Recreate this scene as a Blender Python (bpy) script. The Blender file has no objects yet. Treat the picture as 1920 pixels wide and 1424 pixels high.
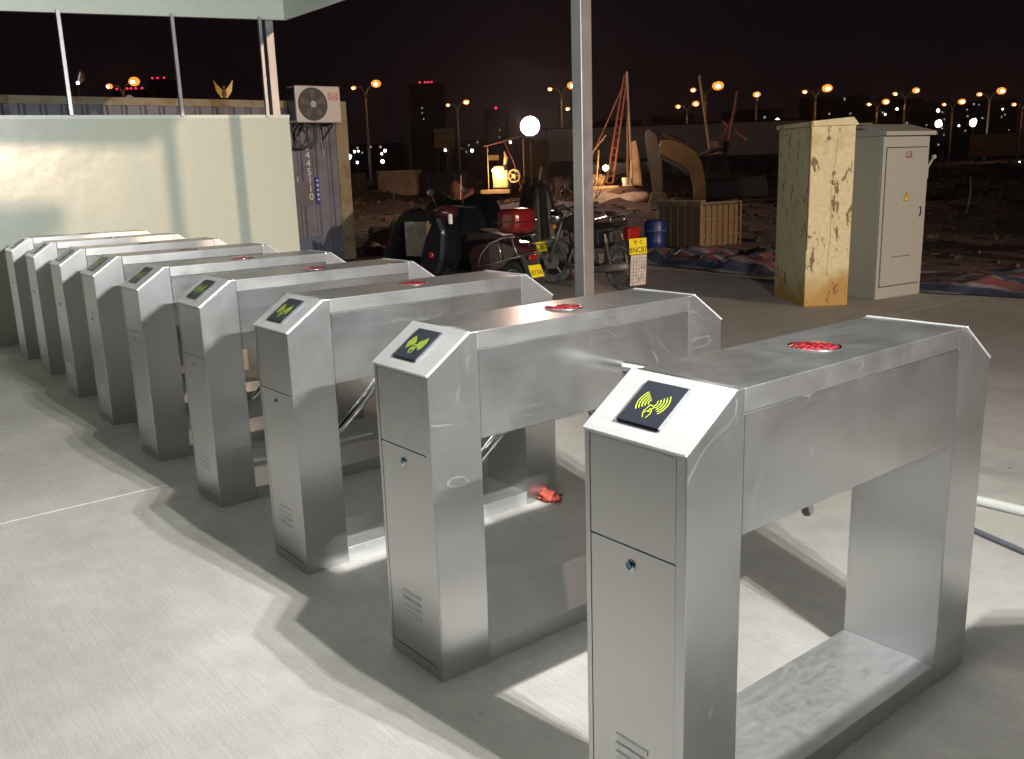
import bpy, bmesh, math, random
from mathutils import Vector, Matrix, noise
random.seed(7)
C = bpy.context.scene.collection
PI = math.pi
R = math.radians

# ------------------------------------------------------------------ camera
cam_d = bpy.data.cameras.new('camera'); cam = bpy.data.objects.new('camera', cam_d); C.objects.link(cam)
bpy.context.scene.camera = cam
cx = Vector((0.62686789, 0.77849663, -0.03129946)); cu = Vector((-0.15664034, 0.16528005, 0.97372805)); cf = Vector((-0.76321717, 0.60549608, -0.22555274))
m = Matrix.Identity(4)
for i in range(3):
    m[i][0] = cx[i]; m[i][1] = cu[i]; m[i][2] = -cf[i]
m[0][3], m[1][3], m[2][3] = 1.17435, -1.22324, 1.39986
cam.matrix_world = m
cam_d.sensor_width = 36.0; cam_d.lens = 1704.7 / 1920 * 36
cam_d.clip_start = 0.05; cam_d.clip_end = 2000

# ------------------------------------------------------------------ world (night sky with city glow low down)
sc = bpy.context.scene
w = bpy.data.worlds.new('World'); sc.world = w; w.use_nodes = True
nt = w.node_tree; bg = nt.nodes['Background']
tc = nt.nodes.new('ShaderNodeTexCoord'); sx = nt.nodes.new('ShaderNodeSeparateXYZ'); cr = nt.nodes.new('ShaderNodeValToRGB')
nt.links.new(tc.outputs['Generated'], sx.inputs[0]); nt.links.new(sx.outputs['Z'], cr.inputs[0]); nt.links.new(cr.outputs[0], bg.inputs['Color'])
e = cr.color_ramp.elements
e[0].position = 0.0; e[0].color = (0.0060, 0.0030, 0.0036, 1)
e[1].position = 0.3; e[1].color = (0.0030, 0.0018, 0.0026, 1)
e2 = cr.color_ramp.elements.new(0.09); e2.color = (0.0045, 0.0024, 0.0033, 1)
bg.inputs['Strength'].default_value = 1.0

# ------------------------------------------------------------------ render look
sc.view_settings.view_transform = 'Standard'; sc.view_settings.look = 'None'
sc.view_settings.exposure = 0.0; sc.view_settings.gamma = 1.0; sc.view_settings.use_curve_mapping = False
sc.cycles.use_denoising = True
sc.cycles.max_bounces = 7; sc.cycles.glossy_bounces = 5; sc.cycles.diffuse_bounces = 4
sc.cycles.sample_clamp_indirect = 6.0; sc.cycles.caustics_reflective = True; sc.cycles.blur_glossy = 0.6

def aim(o, target):
    d = Vector(target) - o.location
    o.rotation_euler = d.to_track_quat('-Z', 'Y').to_euler()

def lamp(name, kind, loc, target, power, col, **kw):
    d = bpy.data.lights.new(name, kind); o = bpy.data.objects.new(name, d); C.objects.link(o)
    o.location = loc; aim(o, target); d.energy = power; d.color = col
    for k, v in kw.items(): setattr(d, k, v)
    return o

# main cool-white floodlights under the canopy beside the row, three heads
LED = [(2.15, 0.20, 2.46), (2.15, 0.33, 2.46), (2.15, 0.46, 2.46)]
for i, p in enumerate(LED):
    lamp('led_light', 'SPOT', (p[0] - 0.05, p[1], p[2]), (-5.0, p[1] + 1.6, 0.0), 345, (0.985, 0.985, 0.97), spot_size=R(150), spot_blend=1.0, shadow_soft_size=0.018)
    lamp('led_light', 'SPOT', (p[0] - 0.05, p[1], p[2]), (-8.0, p[1] - 1.0, 0.9), 700, (0.985, 0.985, 0.97), spot_size=R(80), spot_blend=1.0, shadow_soft_size=0.018)
# warm floodlight on a mast far off to the right
lamp('mast_light', 'SPOT', (34.0, 7.5, 6.6), (-6, 2.5, 1.0), 44000, (1.0, 0.70, 0.50), spot_size=R(38), spot_blend=0.3, shadow_soft_size=0.22)
# strip lamps added for fill light, under the canopy roof along the walkway
FILL_LAMPS = [(-1.2, -2.6, 3.02), (-5.2, -2.6, 3.02)]
for p in FILL_LAMPS:
    lamp('fill_light', 'AREA', (p[0], p[1], p[2] - 0.06), (p[0], p[1], 0), 2.5, (0.92, 1.0, 0.95), shape='RECTANGLE', size=1.2, size_y=0.06)

# ------------------------------------------------------------------ material helpers
def mat(name, col, rough=0.6, metal=0.0, spec=None, emit=None, es=0.0, coat=0.0, alpha=None):
    mm = bpy.data.materials.new(name); mm.use_nodes = True
    b = mm.node_tree.nodes['Principled BSDF']
    b.inputs['Base Color'].default_value = (*col, 1); b.inputs['Roughness'].default_value = rough; b.inputs['Metallic'].default_value = metal
    if spec is not None: b.inputs['Specular IOR Level'].default_value = spec
    if emit: b.inputs['Emission Color'].default_value = (*emit, 1); b.inputs['Emission Strength'].default_value = es
    b.inputs['Coat Weight'].default_value = coat
    return mm

def N(mm, t, **kw):
    n = mm.node_tree.nodes.new(t)
    for k, v in kw.items():
        if k in n.inputs: n.inputs[k].default_value = v
        else: setattr(n, k, v)
    return n
def L(mm, a, b): mm.node_tree.links.new(a, b)

def coords(mm, scale=(1, 1, 1), kind='Object', rnd=False):
    t = N(mm, 'ShaderNodeTexCoord'); mp = N(mm, 'ShaderNodeMapping'); mp.inputs['Scale'].default_value = scale
    L(mm, t.outputs[kind], mp.inputs['Vector'])
    if rnd:
        oi = N(mm, 'ShaderNodeObjectInfo'); mu = N(mm, 'ShaderNodeMath', operation='MULTIPLY'); mu.inputs[1].default_value = 37.0
        cb = N(mm, 'ShaderNodeCombineXYZ'); L(mm, oi.outputs['Random'], mu.inputs[0])
        for i in range(3): L(mm, mu.outputs[0], cb.inputs[i])
        L(mm, cb.outputs[0], mp.inputs['Location'])
    return mp.outputs['Vector']
def noi(mm, vec, scale=5, detail=4, rough=0.6, dist=0.0):
    n = N(mm, 'ShaderNodeTexNoise'); n.inputs['Scale'].default_value = scale; n.inputs['Detail'].default_value = detail
    n.inputs['Roughness'].default_value = rough; n.inputs['Distortion'].default_value = dist
    L(mm, vec, n.inputs['Vector']); return n.outputs['Fac']
def ramp(mm, fac, stops):
    r = N(mm, 'ShaderNodeValToRGB'); L(mm, fac, r.inputs[0]); el = r.color_ramp.elements
    while len(el) < len(stops): el.new(0.5)
    for s, (p, c) in zip(el, stops):
        s.position = p; s.color = (*c, 1) if len(c) == 3 else c
    return r.outputs[0]
def g(v): return (v, v, v)
def mixc(mm, fac, a, b):
    mx = N(mm, 'ShaderNodeMix', data_type='RGBA')
    if isinstance(fac, float): mx.inputs[0].default_value = fac
    else: L(mm, fac, mx.inputs[0])
    for s, v in ((6, a), (7, b)):
        if isinstance(v, tuple): mx.inputs[s].default_value = (*v, 1)
        else: L(mm, v, mx.inputs[s])
    return mx.outputs[2]
def bump(mm, h, strength=0.3, dist=0.01):
    b = N(mm, 'ShaderNodeBump'); b.inputs['Strength'].default_value = strength; b.inputs['Distance'].default_value = dist
    L(mm, h, b.inputs['Height']); L(mm, b.outputs[0], mm.node_tree.nodes['Principled BSDF'].inputs['Normal'])
def setin(mm, key, out): L(mm, out, mm.node_tree.nodes['Principled BSDF'].inputs[key])

# brushed stainless steel: grain along one axis, smears, dust film
def steel(name, grain=(260, 260, 3), rough=(0.20, 0.36), dust=0.18, dustcol=(0.42, 0.42, 0.40), base=0.60, wav=0.02, dscale=5.0, aniso=0.0, smear=0.05):
    mm = mat(name, (base, base, base * 0.975), 0.3, 1.0)
    b = mm.node_tree.nodes['Principled BSDF']
    b.inputs['Anisotropic'].default_value = aniso
    if aniso:
        tg = N(mm, 'ShaderNodeTangent', direction_type='RADIAL', axis='Z'); L(mm, tg.outputs[0], b.inputs['Tangent'])
    v = coords(mm, grain, rnd=True); n1 = noi(mm, v, 0.45, 2, 0.5)
    v2 = coords(mm, (1, 1, 1), rnd=True); n2 = noi(mm, v2, dscale, 6, 0.62, 0.8); n3 = noi(mm, v2, 1.3, 2, 0.5)
    r1 = ramp(mm, n1, [(0.3, g(rough[0])), (0.7, g(rough[1]))])
    r2 = ramp(mm, n2, [(0.35, g(0.0)), (0.75, g(smear))])
    ad = N(mm, 'ShaderNodeMath', operation='ADD'); L(mm, r1, ad.inputs[0]); L(mm, r2, ad.inputs[1]); setin(mm, 'Roughness', ad.outputs[0])
    dm = ramp(mm, n2, [(0.25, g(dust * 0.5)), (0.6, g(dust)), (0.95, g(min(1, dust * 1.5)))])
    # fine curved scratches and wipe marks
    prev_ = dm
    for sc_, wd_, st_ in ((2.6, 0.0022, 0.35), (5.5, 0.003, 0.22)):
        vv = coords(mm, (sc_, sc_ * 0.8, sc_ * 1.2), rnd=True); ns = noi(mm, vv, 1.0, 1.2, 0.4, 1.5)
        ln = ramp(mm, ns, [(0.47 - wd_, g(0)), (0.47, g(st_)), (0.47 + wd_, g(0)), (0.56 - wd_, g(0)), (0.56, g(st_ * 0.7)), (0.56 + wd_, g(0))])
        brk = ramp(mm, noi(mm, v2, 4.0 + sc_, 2), [(0.5, g(0)), (0.6, g(1))])
        mm1 = N(mm, 'ShaderNodeMath', operation='MULTIPLY'); L(mm, ln, mm1.inputs[0]); L(mm, brk, mm1.inputs[1])
        mm2 = N(mm, 'ShaderNodeMath', operation='MAXIMUM'); L(mm, prev_, mm2.inputs[0]); L(mm, mm1.outputs[0], mm2.inputs[1]); prev_ = mm2.outputs[0]
    dm = prev_
    me = N(mm, 'ShaderNodeMath', operation='SUBTRACT'); me.inputs[0].default_value = 1.0; L(mm, dm, me.inputs[1]); setin(mm, 'Metallic', me.outputs[0])
    tone = ramp(mm, n1, [(0.25, g(base * 0.985)), (0.75, g(base * 1.01))])
    setin(mm, 'Base Color', mixc(mm, dm, tone, dustcol))
    bp2 = N(mm, 'ShaderNodeBump'); bp2.inputs['Strength'].default_value = 0.25; bp2.inputs['Distance'].default_value = wav; L(mm, n3, bp2.inputs['Height']); L(mm, bp2.outputs[0], b.inputs['Normal'])
    return mm
M = {}
M['steel'] = steel('steel_vertical_grain', rough=(0.283, 0.305), aniso=0.6, smear=0.05, dust=0.035, dustcol=(0.48, 0.50, 0.54), wav=0.009, base=0.57)
M['steel_beam'] = steel('steel_lengthwise_grain', (240, 3, 240), (0.16, 0.19), 0.045, (0.46, 0.48, 0.56), smear=0.065, wav=0.03, dscale=3.2, base=0.57)
M['steel_top'] = steel('steel_dusty_top', (240, 3, 240), (0.285, 0.31), 0.06, (0.26, 0.26, 0.25), wav=0.004, dscale=7, base=0.48)
M['steel_base'] = steel('steel_scuffed_base', (120, 30, 120), (0.36, 0.46), 0.22, (0.42, 0.42, 0.40), wav=0.002, dscale=45)
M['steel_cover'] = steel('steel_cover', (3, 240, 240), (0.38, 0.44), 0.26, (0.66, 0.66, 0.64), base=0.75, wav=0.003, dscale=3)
M['post_steel'] = steel('galvanised_post', (200, 200, 2), (0.285, 0.31), 0.14, (0.46, 0.45, 0.45), wav=0.004, dscale=6, base=0.55)
M['chrome'] = mat('chrome', (0.7, 0.7, 0.7), 0.12, 1.0)
M['arm'] = mat('polished_arm', (0.62, 0.62, 0.6), 0.16, 1.0)
M['black_panel'] = mat('black_panel', (0.012, 0.014, 0.022), 0.30, spec=0.5)
M['green_print'] = mat('green_print', (0.46, 0.62, 0.03), 0.5)
M['dark_gap'] = mat('dark_gap', (0.015, 0.015, 0.014), 0.7)
M['vent_dark'] = mat('vent_recess', (0.16, 0.16, 0.15), 0.5, 0.6)
M['key_blue'] = mat('lock_core', (0.10, 0.25, 0.42), 0.25, 0.7)
M['black'] = mat('black_plastic', (0.02, 0.02, 0.022), 0.45)
M['rubber'] = mat('rubber', (0.025, 0.024, 0.022), 0.8)
M['white_pipe'] = mat('white_pipe', (0.55, 0.57, 0.52), 0.5)
M['grey_cable'] = mat('grey_cable', (0.10, 0.11, 0.13), 0.5)
M['rag'] = mat('red_rag', (0.40, 0.07, 0.04), 0.8)
def red_lens():
    mm = mat('red_lens', (0.30, 0.01, 0.02), 0.16, coat=0.6)
    v = coords(mm); n = N(mm, 'ShaderNodeTexVoronoi'); n.inputs['Scale'].default_value = 95; L(mm, v, n.inputs['Vector'])
    n2 = noi(mm, v, 26, 2)
    c = ramp(mm, n.outputs['Distance'], [(0.1, (0.62, 0.03, 0.05)), (0.5, (0.06, 0.008, 0.012))]); setin(mm, 'Base Color', c)
    mu = N(mm, 'ShaderNodeMix', data_type='RGBA'); mu.blend_type = 'MULTIPLY'; mu.inputs[0].default_value = 1; L(mm, c, mu.inputs[6])
    L(mm, ramp(mm, n2, [(0.42, g(0.15)), (0.62, g(1.0))]), mu.inputs[7])
    setin(mm, 'Emission Color', mu.outputs[2]); mm.node_tree.nodes['Principled BSDF'].inputs['Emission Strength'].default_value = 0.9
    return mm
M['red_lens'] = red_lens()

def concrete():
    mm = mat('concrete', (0.4, 0.39, 0.35), 0.72)
    v = coords(mm)
    a = noi(mm, v, 0.8, 6, 0.6, 0.4); b = noi(mm, v, 7, 7, 0.7); c = noi(mm, v, 140, 3, 0.6)
    vs = coords(mm, (5, 120, 1)); s = noi(mm, vs, 1.0, 3, 0.55)
    vd = coords(mm, (0.7, 9, 1)); dk = noi(mm, vd, 1.0, 3, 0.5)
    base = ramp(mm, a, [(0.28, (0.30, 0.288, 0.258)), (0.55, (0.40, 0.387, 0.352)), (0.78, (0.465, 0.452, 0.415))])
    m2 = N(mm, 'ShaderNodeMix', data_type='RGBA'); m2.blend_type = 'MULTIPLY'; m2.inputs[0].default_value = 0.55; L(mm, base, m2.inputs[6])
    L(mm, ramp(mm, b, [(0.3, g(0.74)), (0.7, g(1.08))]), m2.inputs[7])
    m3 = N(mm, 'ShaderNodeMix', data_type='RGBA'); m3.blend_type = 'MULTIPLY'; m3.inputs[0].default_value = 0.35; L(mm, m2.outputs[2], m3.inputs[6])
    L(mm, ramp(mm, s, [(0.3, g(0.74)), (0.7, g(1.08))]), m3.inputs[7])
    # small dark flecks and stains
    vo = N(mm, 'ShaderNodeTexVoronoi'); vo.inputs['Scale'].default_value = 3.1; L(mm, v, vo.inputs['Vector'])
    fl = ramp(mm, vo.outputs['Distance'], [(0.02, g(0.35)), (0.035, g(1.0))])
    m4 = N(mm, 'ShaderNodeMix', data_type='RGBA'); m4.blend_type = 'MULTIPLY'; m4.inputs[0].default_value = 0.8; L(mm, m3.outputs[2], m4.inputs[6]); L(mm, fl, m4.inputs[7])
    m5 = N(mm, 'ShaderNodeMix', data_type='RGBA'); m5.blend_type = 'MULTIPLY'; m5.inputs[0].default_value = 0.6; L(mm, m4.outputs[2], m5.inputs[6])
    L(mm, ramp(mm, c, [(0.3, g(0.82)), (0.7, g(1.1))]), m5.inputs[7])
    setin(mm, 'Base Color', m5.outputs[2])
    h = N(mm, 'ShaderNodeMath', operation='ADD'); L(mm, s, h.inputs[0]); L(mm, c, h.inputs[1])
    bump(mm, h.outputs[0], 0.35, 0.003)
    return mm
M['concrete'] = concrete()
M['joint'] = mat('joint_filler', (0.52, 0.50, 0.45), 0.8)

def soil():
    mm = mat('soil', (0.07, 0.045, 0.03), 0.9)
    v = coords(mm); a = noi(mm, v, 0.35, 6, 0.65); b = noi(mm, v, 4, 6, 0.7)
    base = ramp(mm, a, [(0.3, (0.035, 0.022, 0.015)), (0.5, (0.085, 0.055, 0.038)), (0.72, (0.20, 0.15, 0.10))])
    m2 = N(mm, 'ShaderNodeMix', data_type='RGBA'); m2.blend_type = 'MULTIPLY'; m2.inputs[0].default_value = 0.9; L(mm, base, m2.inputs[6])
    L(mm, ramp(mm, b, [(0.3, g(0.45)), (0.7, g(1.25))]), m2.inputs[7]); setin(mm, 'Base Color', m2.outputs[2])
    bump(mm, b, 0.8, 0.08); return mm
M['soil'] = soil()

def panel_paint(name, col, rough=0.28, bumpy=0.03):
    mm = mat(name, col, rough, spec=0.5)
    v = coords(mm); a = noi(mm, v, 1.6, 3, 0.5); b = noi(mm, v, 30, 5, 0.6)
    c = tuple(x * 0.93 for x in col); setin(mm, 'Base Color', mixc(mm, ramp(mm, b, [(0.35, g(0)), (0.75, g(1))]), col, c))
    setin(mm, 'Roughness', ramp(mm, b, [(0.3, g(rough * 0.85)), (0.7, g(rough * 1.3))]))
    bump(mm, a, 0.25, bumpy); return mm
M['sandwich'] = panel_paint('sandwich_panel', (0.42, 0.455, 0.385), 0.2)
M['fascia'] = panel_paint('fascia_panel', (0.48, 0.53, 0.46), 0.35)
M['roof'] = panel_paint('roof_sheet', (0.60, 0.62, 0.60), 0.45)
M['grey_paint'] = panel_paint('grey_enclosure_paint', (0.31, 0.335, 0.315), 0.42, 0.005)
M['ac_white'] = panel_paint('ac_casing', (0.52, 0.50, 0.46), 0.4, 0.004)
M['container'] = None

def peeling():
    mm = mat('peeling_paint', (0.62, 0.58, 0.36), 0.6)
    v = coords(mm, (1, 1, 0.42), rnd=False); n1 = noi(mm, v, 9.0, 9, 0.66, 0.35)
    v2 = coords(mm); n2 = noi(mm, v2, 22, 6, 0.7); n3 = noi(mm, v2, 2.2, 3)
    tcn = N(mm, 'ShaderNodeTexCoord'); sp = N(mm, 'ShaderNodeSeparateXYZ'); L(mm, tcn.outputs['Object'], sp.inputs[0])
    # rust creeps up from the ground
    low = ramp(mm, sp.outputs['Z'], [(0.0, g(0.42)), (0.42, g(0.0))])
    ad = N(mm, 'ShaderNodeMath', operation='ADD'); L(mm, n3, ad.inputs[0]); L(mm, low, ad.inputs[1])
    stain = ramp(mm, ad.outputs[0], [(0.54, g(0.0)), (0.80, g(1.0))])
    cream = mixc(mm, ramp(mm, n2, [(0.3, g(0)), (0.8, g(1))]), (0.60, 0.57, 0.37), (0.42, 0.39, 0.22))
    stained = mixc(mm, stain, cream, (0.36, 0.22, 0.055))
    mask = ramp(mm, n1, [(0.402, g(1.0)), (0.414, g(0.0))])
    rust = mixc(mm, n2, (0.10, 0.065, 0.03), (0.22, 0.14, 0.06))
    setin(mm, 'Base Color', mixc(mm, mask, stained, rust))
    inv = N(mm, 'ShaderNodeMath', operation='SUBTRACT'); inv.inputs[0].default_value = 1; L(mm, mask, inv.inputs[1])
    bump(mm, inv.outputs[0], 0.7, 0.003); return mm
M['peeling'] = peeling()
M['rust'] = mat('rusty_edge', (0.14, 0.085, 0.04), 0.8)

def wornpaint(name, col, dark, scale=4, rough=0.55, thr=(0.42, 0.7), metal=0.0):
    mm = mat(name, col, rough, metal)
    v = coords(mm, rnd=True); n = noi(mm, v, scale, 7, 0.68)
    setin(mm, 'Base Color', mixc(mm, ramp(mm, n, [(thr[0], g(0)), (thr[1], g(1))]), col, dark)); bump(mm, n, 0.15, 0.01); return mm
M['container'] = wornpaint('container_blue_grey', (0.14, 0.145, 0.185), (0.095, 0.085, 0.095), 3)
M['container_post'] = wornpaint('container_corner_post', (0.21, 0.19, 0.12), (0.18, 0.11, 0.04), 4, thr=(0.48, 0.62))
M['letter_white'] = mat('white_lettering', (0.62, 0.62, 0.62), 0.6)
M['sticker_blue'] = mat('blue_sticker', (0.02, 0.03, 0.35), 0.4)
M['patch_grey'] = mat('grey_patch', (0.11, 0.10, 0.115), 0.6)
M['fan_dark'] = mat('fan_dark', (0.05, 0.05, 0.05), 0.5)
M['fan_grille'] = mat('fan_grille_wire', (0.10, 0.10, 0.10), 0.45)
M['hub_grey'] = mat('fan_hub', (0.36, 0.35, 0.34), 0.5)
M['logo_red'] = mat('red_lettering', (0.45, 0.02, 0.03), 0.5)
M['hose'] = mat('hose_foam', (0.05, 0.05, 0.055), 0.55)
M['fin'] = mat('condenser_fins', (0.12, 0.14, 0.15), 0.3, 0.8)
M['yellow_plate'] = mat('yellow_plate', (0.80, 0.66, 0.02), 0.4)
M['ink'] = mat('black_ink', (0.02, 0.02, 0.02), 0.5)
M['maroon'] = mat('maroon_paint', (0.035, 0.008, 0.012), 0.22, coat=0.5)
M['red_box'] = mat('red_case', (0.14, 0.008, 0.010), 0.22, coat=0.6)
M['red_plastic'] = mat('red_lamp_plastic', (0.26, 0.010, 0.010), 0.2, coat=0.4)
M['amber'] = mat('amber_lamp', (0.55, 0.26, 0.02), 0.25)
M['dusty_tyre'] = wornpaint('dusty_tyre', (0.20, 0.19, 0.165), (0.06, 0.055, 0.05), 14, 0.85, (0.45, 0.65))
M['dusty_metal'] = wornpaint('dusty_alloy', (0.30, 0.29, 0.27), (0.15, 0.14, 0.125), 12, 0.5, metal=0.5)
M['dusty_black'] = wornpaint('dusty_black_paint', (0.03, 0.03, 0.032), (0.12, 0.11, 0.10), 8, 0.5, (0.5, 0.8))
M['seat'] = mat('seat_vinyl', (0.02, 0.018, 0.018), 0.4)
M['navy'] = mat('dark_navy_plastic', (0.010, 0.011, 0.018), 0.35)
M['mudflap'] = wornpaint('mudflap_white', (0.62, 0.60, 0.56), (0.30, 0.27, 0.23), 16, 0.7)
M['carton'] = wornpaint('cardboard', (0.42, 0.27, 0.13), (0.34, 0.21, 0.10), 6, 0.85)
M['board_grey'] = wornpaint('grey_board', (0.30, 0.34, 0.32), (0.18, 0.20, 0.18), 5, 0.8)
M['cover_black'] = mat('black_sheet', (0.022, 0.026, 0.026), 0.45)
M['blue_drum'] = mat('blue_drum_plastic', (0.006, 0.02, 0.13), 0.4)
M['blue_ring'] = mat('drum_band', (0.12, 0.20, 0.30), 0.4)
M['cage'] = wornpaint('cage_steel', (0.20, 0.19, 0.12), (0.14, 0.08, 0.03), 6, 0.6)
M['tank'] = wornpaint('stained_tank_plastic', (0.15, 0.12, 0.07), (0.20, 0.09, 0.03), 1.6, 0.6, (0.35, 0.7))
M['exc_yellow'] = wornpaint('excavator_yellow', (0.17, 0.105, 0.02), (0.08, 0.05, 0.02), 2, 0.5)
M['exc_olive'] = wornpaint('muddy_arm', (0.08, 0.07, 0.045), (0.05, 0.04, 0.03), 2, 0.6)
M['iron'] = mat('dark_iron', (0.035, 0.03, 0.028), 0.6)
M['rig_red'] = wornpaint('rig_red_oxide', (0.22, 0.07, 0.04), (0.10, 0.06, 0.04), 2, 0.7)
M['rig_pole'] = wornpaint('rig_bare_pole', (0.30, 0.24, 0.17), (0.14, 0.10, 0.07), 2, 0.7)
M['plank'] = wornpaint('muddy_plank', (0.42, 0.33, 0.22), (0.25, 0.18, 0.11), 3, 0.8)
M['engine'] = wornpaint('engine_paint', (0.50, 0.45, 0.32), (0.22, 0.17, 0.10), 5, 0.6)
M['lamp_pole'] = mat('galvanised_lamp_pole', (0.36, 0.33, 0.30), 0.5)
M['far_white'] = wornpaint('warehouse_cladding', (0.80, 0.72, 0.68), (0.62, 0.55, 0.50), 0.3, 0.7)
M['far_dark'] = mat('dark_facade', (0.035, 0.028, 0.03), 0.8)
M['prefab_white'] = wornpaint('prefab_white', (0.30, 0.30, 0.31), (0.20, 0.19, 0.19), 0.6, 0.7)
M['glass_dark'] = mat('dark_window', (0.02, 0.02, 0.025), 0.15)
M['gold'] = mat('gold_ornament', (0.55, 0.36, 0.08), 0.4, 0.3)
M['sign_yellow'] = wornpaint('sign_yellow', (0.40, 0.25, 0.06), (0.32, 0.19, 0.05), 0.7, 0.6)
M['sign_line'] = mat('sign_lines', (0.16, 0.09, 0.03), 0.6)
def emi(name, col, s):
    return mat(name, (0.02, 0.02, 0.02), 0.5, emit=col, es=s)
M['sodium'] = emi('sodium_lamp_glow', (1.0, 0.27, 0.03), 1.7)
M['sodium_core'] = emi('sodium_lamp_core', (1.0, 0.50, 0.15), 300)
M['white_glow'] = emi('white_lamp_glow', (1.0, 0.93, 0.86), 9)
M['flood_glow'] = emi('flood_glow', (1.0, 0.93, 0.88), 60)
M['bulb_warm'] = emi('warm_bulb', (1.0, 0.62, 0.22), 60)
M['red_beacon'] = emi('red_beacon', (1.0, 0.02, 0.08), 3.0)
M['win_warm'] = emi('lit_window_warm', (1.0, 0.62, 0.36), 0.5)
M['win_cool'] = emi('lit_window_cool', (0.8, 0.86, 1.0), 0.35)
M['led_face'] = emi('led_face', (0.93, 1.0, 0.95), 30)
M['amber_low'] = emi('backlit_sign', (1.0, 0.45, 0.10), 0.30)

def tarp_mat():
    mm = mat('striped_tarp', (0.3, 0.3, 0.35), 0.5)
    v = coords(mm, (1, 1, 1), kind='UV'); sp = N(mm, 'ShaderNodeSeparateXYZ'); L(mm, v, sp.inputs[0])
    mu = N(mm, 'ShaderNodeMath', operation='MULTIPLY'); mu.inputs[1].default_value = 5.0; L(mm, sp.outputs['Y'], mu.inputs[0])
    fr = N(mm, 'ShaderNodeMath', operation='FRACT'); L(mm, mu.outputs[0], fr.inputs[0])
    c = ramp(mm, fr.outputs[0], [(0.0, (0.03, 0.05, 0.12)), (0.42, (0.22, 0.22, 0.25)), (0.54, (0.20, 0.055, 0.06)), (0.84, (0.22, 0.22, 0.25))])
    mm.node_tree.nodes[-1]
    for n in mm.node_tree.nodes:
        if n.type == 'VALTORGB': n.color_ramp.interpolation = 'CONSTANT'
    n = noi(mm, coords(mm), 5, 6, 0.6)
    setin(mm, 'Base Color', mixc(mm, ramp(mm, n, [(0.35, g(0.1)), (0.7, g(0.8))]), c, (0.10, 0.09, 0.09)))
    bump(mm, n, 0.3, 0.03); return mm
M['tarp'] = tarp_mat()

# ------------------------------------------------------------------ geometry helpers
def finish(name, bm, m_, parent=None, smooth=False, loc=None, rot=None):
    bmesh.ops.recalc_face_normals(bm, faces=bm.faces)
    me = bpy.data.meshes.new(name); bm.to_mesh(me); bm.free()
    me.materials.append(M[m_] if isinstance(m_, str) else m_)
    if smooth:
        for p in me.polygons: p.use_smooth = True
    o = bpy.data.objects.new(name, me); C.objects.link(o)
    if parent: o.parent = parent
    if loc: o.location = loc
    if rot: o.rotation_euler = rot
    return o
def tag(o, label, cat, group=None):
    o['label'] = label; o['category'] = cat
    if group: o['group'] = group
    return o
def thing(name, label, cat, loc=(0, 0, 0), rotz=0.0, group=None, rot=None):
    o = bpy.data.objects.new(name, None); C.objects.link(o); o.empty_display_size = 0.2
    o.location = loc; o.rotation_euler = rot if rot else (0, 0, rotz)
    return tag(o, label, cat, group)
def struct(o): o['kind'] = 'structure'; return o
def stuff(o): o['kind'] = 'stuff'; return o
def dup(o, parent=None):
    c = o.copy(); C.objects.link(c)
    if parent: c.parent = parent
    for ch in list(o.children): dup(ch, c)
    return c

def bx(bm, x0, x1, y0, y1, z0, z1, bev=0.0, mx=None, segs=1):
    vs = [bm.verts.new((x, y, z)) for x in (x0, x1) for y in (y0, y1) for z in (z0, z1)]
    fs = [(0, 1, 3, 2), (4, 6, 7, 5), (0, 4, 5, 1), (2, 3, 7, 6), (0, 2, 6, 4), (1, 5, 7, 3)]
    F = [bm.faces.new([vs[i] for i in f]) for f in fs]
    if bev:
        ed = set(e for f in F for e in f.edges); r = bmesh.ops.bevel(bm, geom=list(ed), offset=bev, segments=segs, affect='EDGES', profile=0.5)
        if mx is not None:
            bmesh.ops.transform(bm, matrix=mx, verts=list({v for f in r['faces'] for v in f.verts} | {v for v in vs if v.is_valid}))
    elif mx is not None: bmesh.ops.transform(bm, matrix=mx, verts=vs)
def prism(bm, pts, axis, a, b, bev=0.0):
    def mk(p, t):
        if axis == 'x': return (t, p[0], p[1])
        if axis == 'y': return (p[0], t, p[1])
        return (p[0], p[1], t)
    A = [bm.verts.new(mk(p, a)) for p in pts]; B = [bm.verts.new(mk(p, b)) for p in pts]
    n = len(pts); F = [bm.faces.new(A), bm.faces.new(B[::-1])]
    for i in range(n): F.append(bm.faces.new([A[i], B[i], B[(i + 1) % n], A[(i + 1) % n]]))
    if bev:
        ed = set(e for f in F for e in f.edges); bmesh.ops.bevel(bm, geom=list(ed), offset=bev, segments=1, affect='EDGES')
def tube(bm, pts, r, seg=10, cap=True):
    pts = [Vector(p) for p in pts]; rs = r if isinstance(r, (list, tuple)) else [r] * len(pts)
    rings = []; up = None
    for i, p in enumerate(pts):
        d = (pts[min(i + 1, len(pts) - 1)] - pts[max(i - 1, 0)]).normalized()
        if up is None:
            up = Vector((0, 0, 1)) if abs(d.z) < 0.9 else Vector((1, 0, 0))
        s = d.cross(up).normalized(); u2 = s.cross(d).normalized(); up = u2
        rings.append([bm.verts.new(p + (s * math.cos(2 * PI * k / seg) + u2 * math.sin(2 * PI * k / seg)) * rs[i]) for k in range(seg)])
    for a, b in zip(rings, rings[1:]):
        for k in range(seg): bm.faces.new([a[k], a[(k + 1) % seg], b[(k + 1) % seg], b[k]])
    if cap: bm.faces.new(rings[0][::-1]); bm.faces.new(rings[-1])
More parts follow.
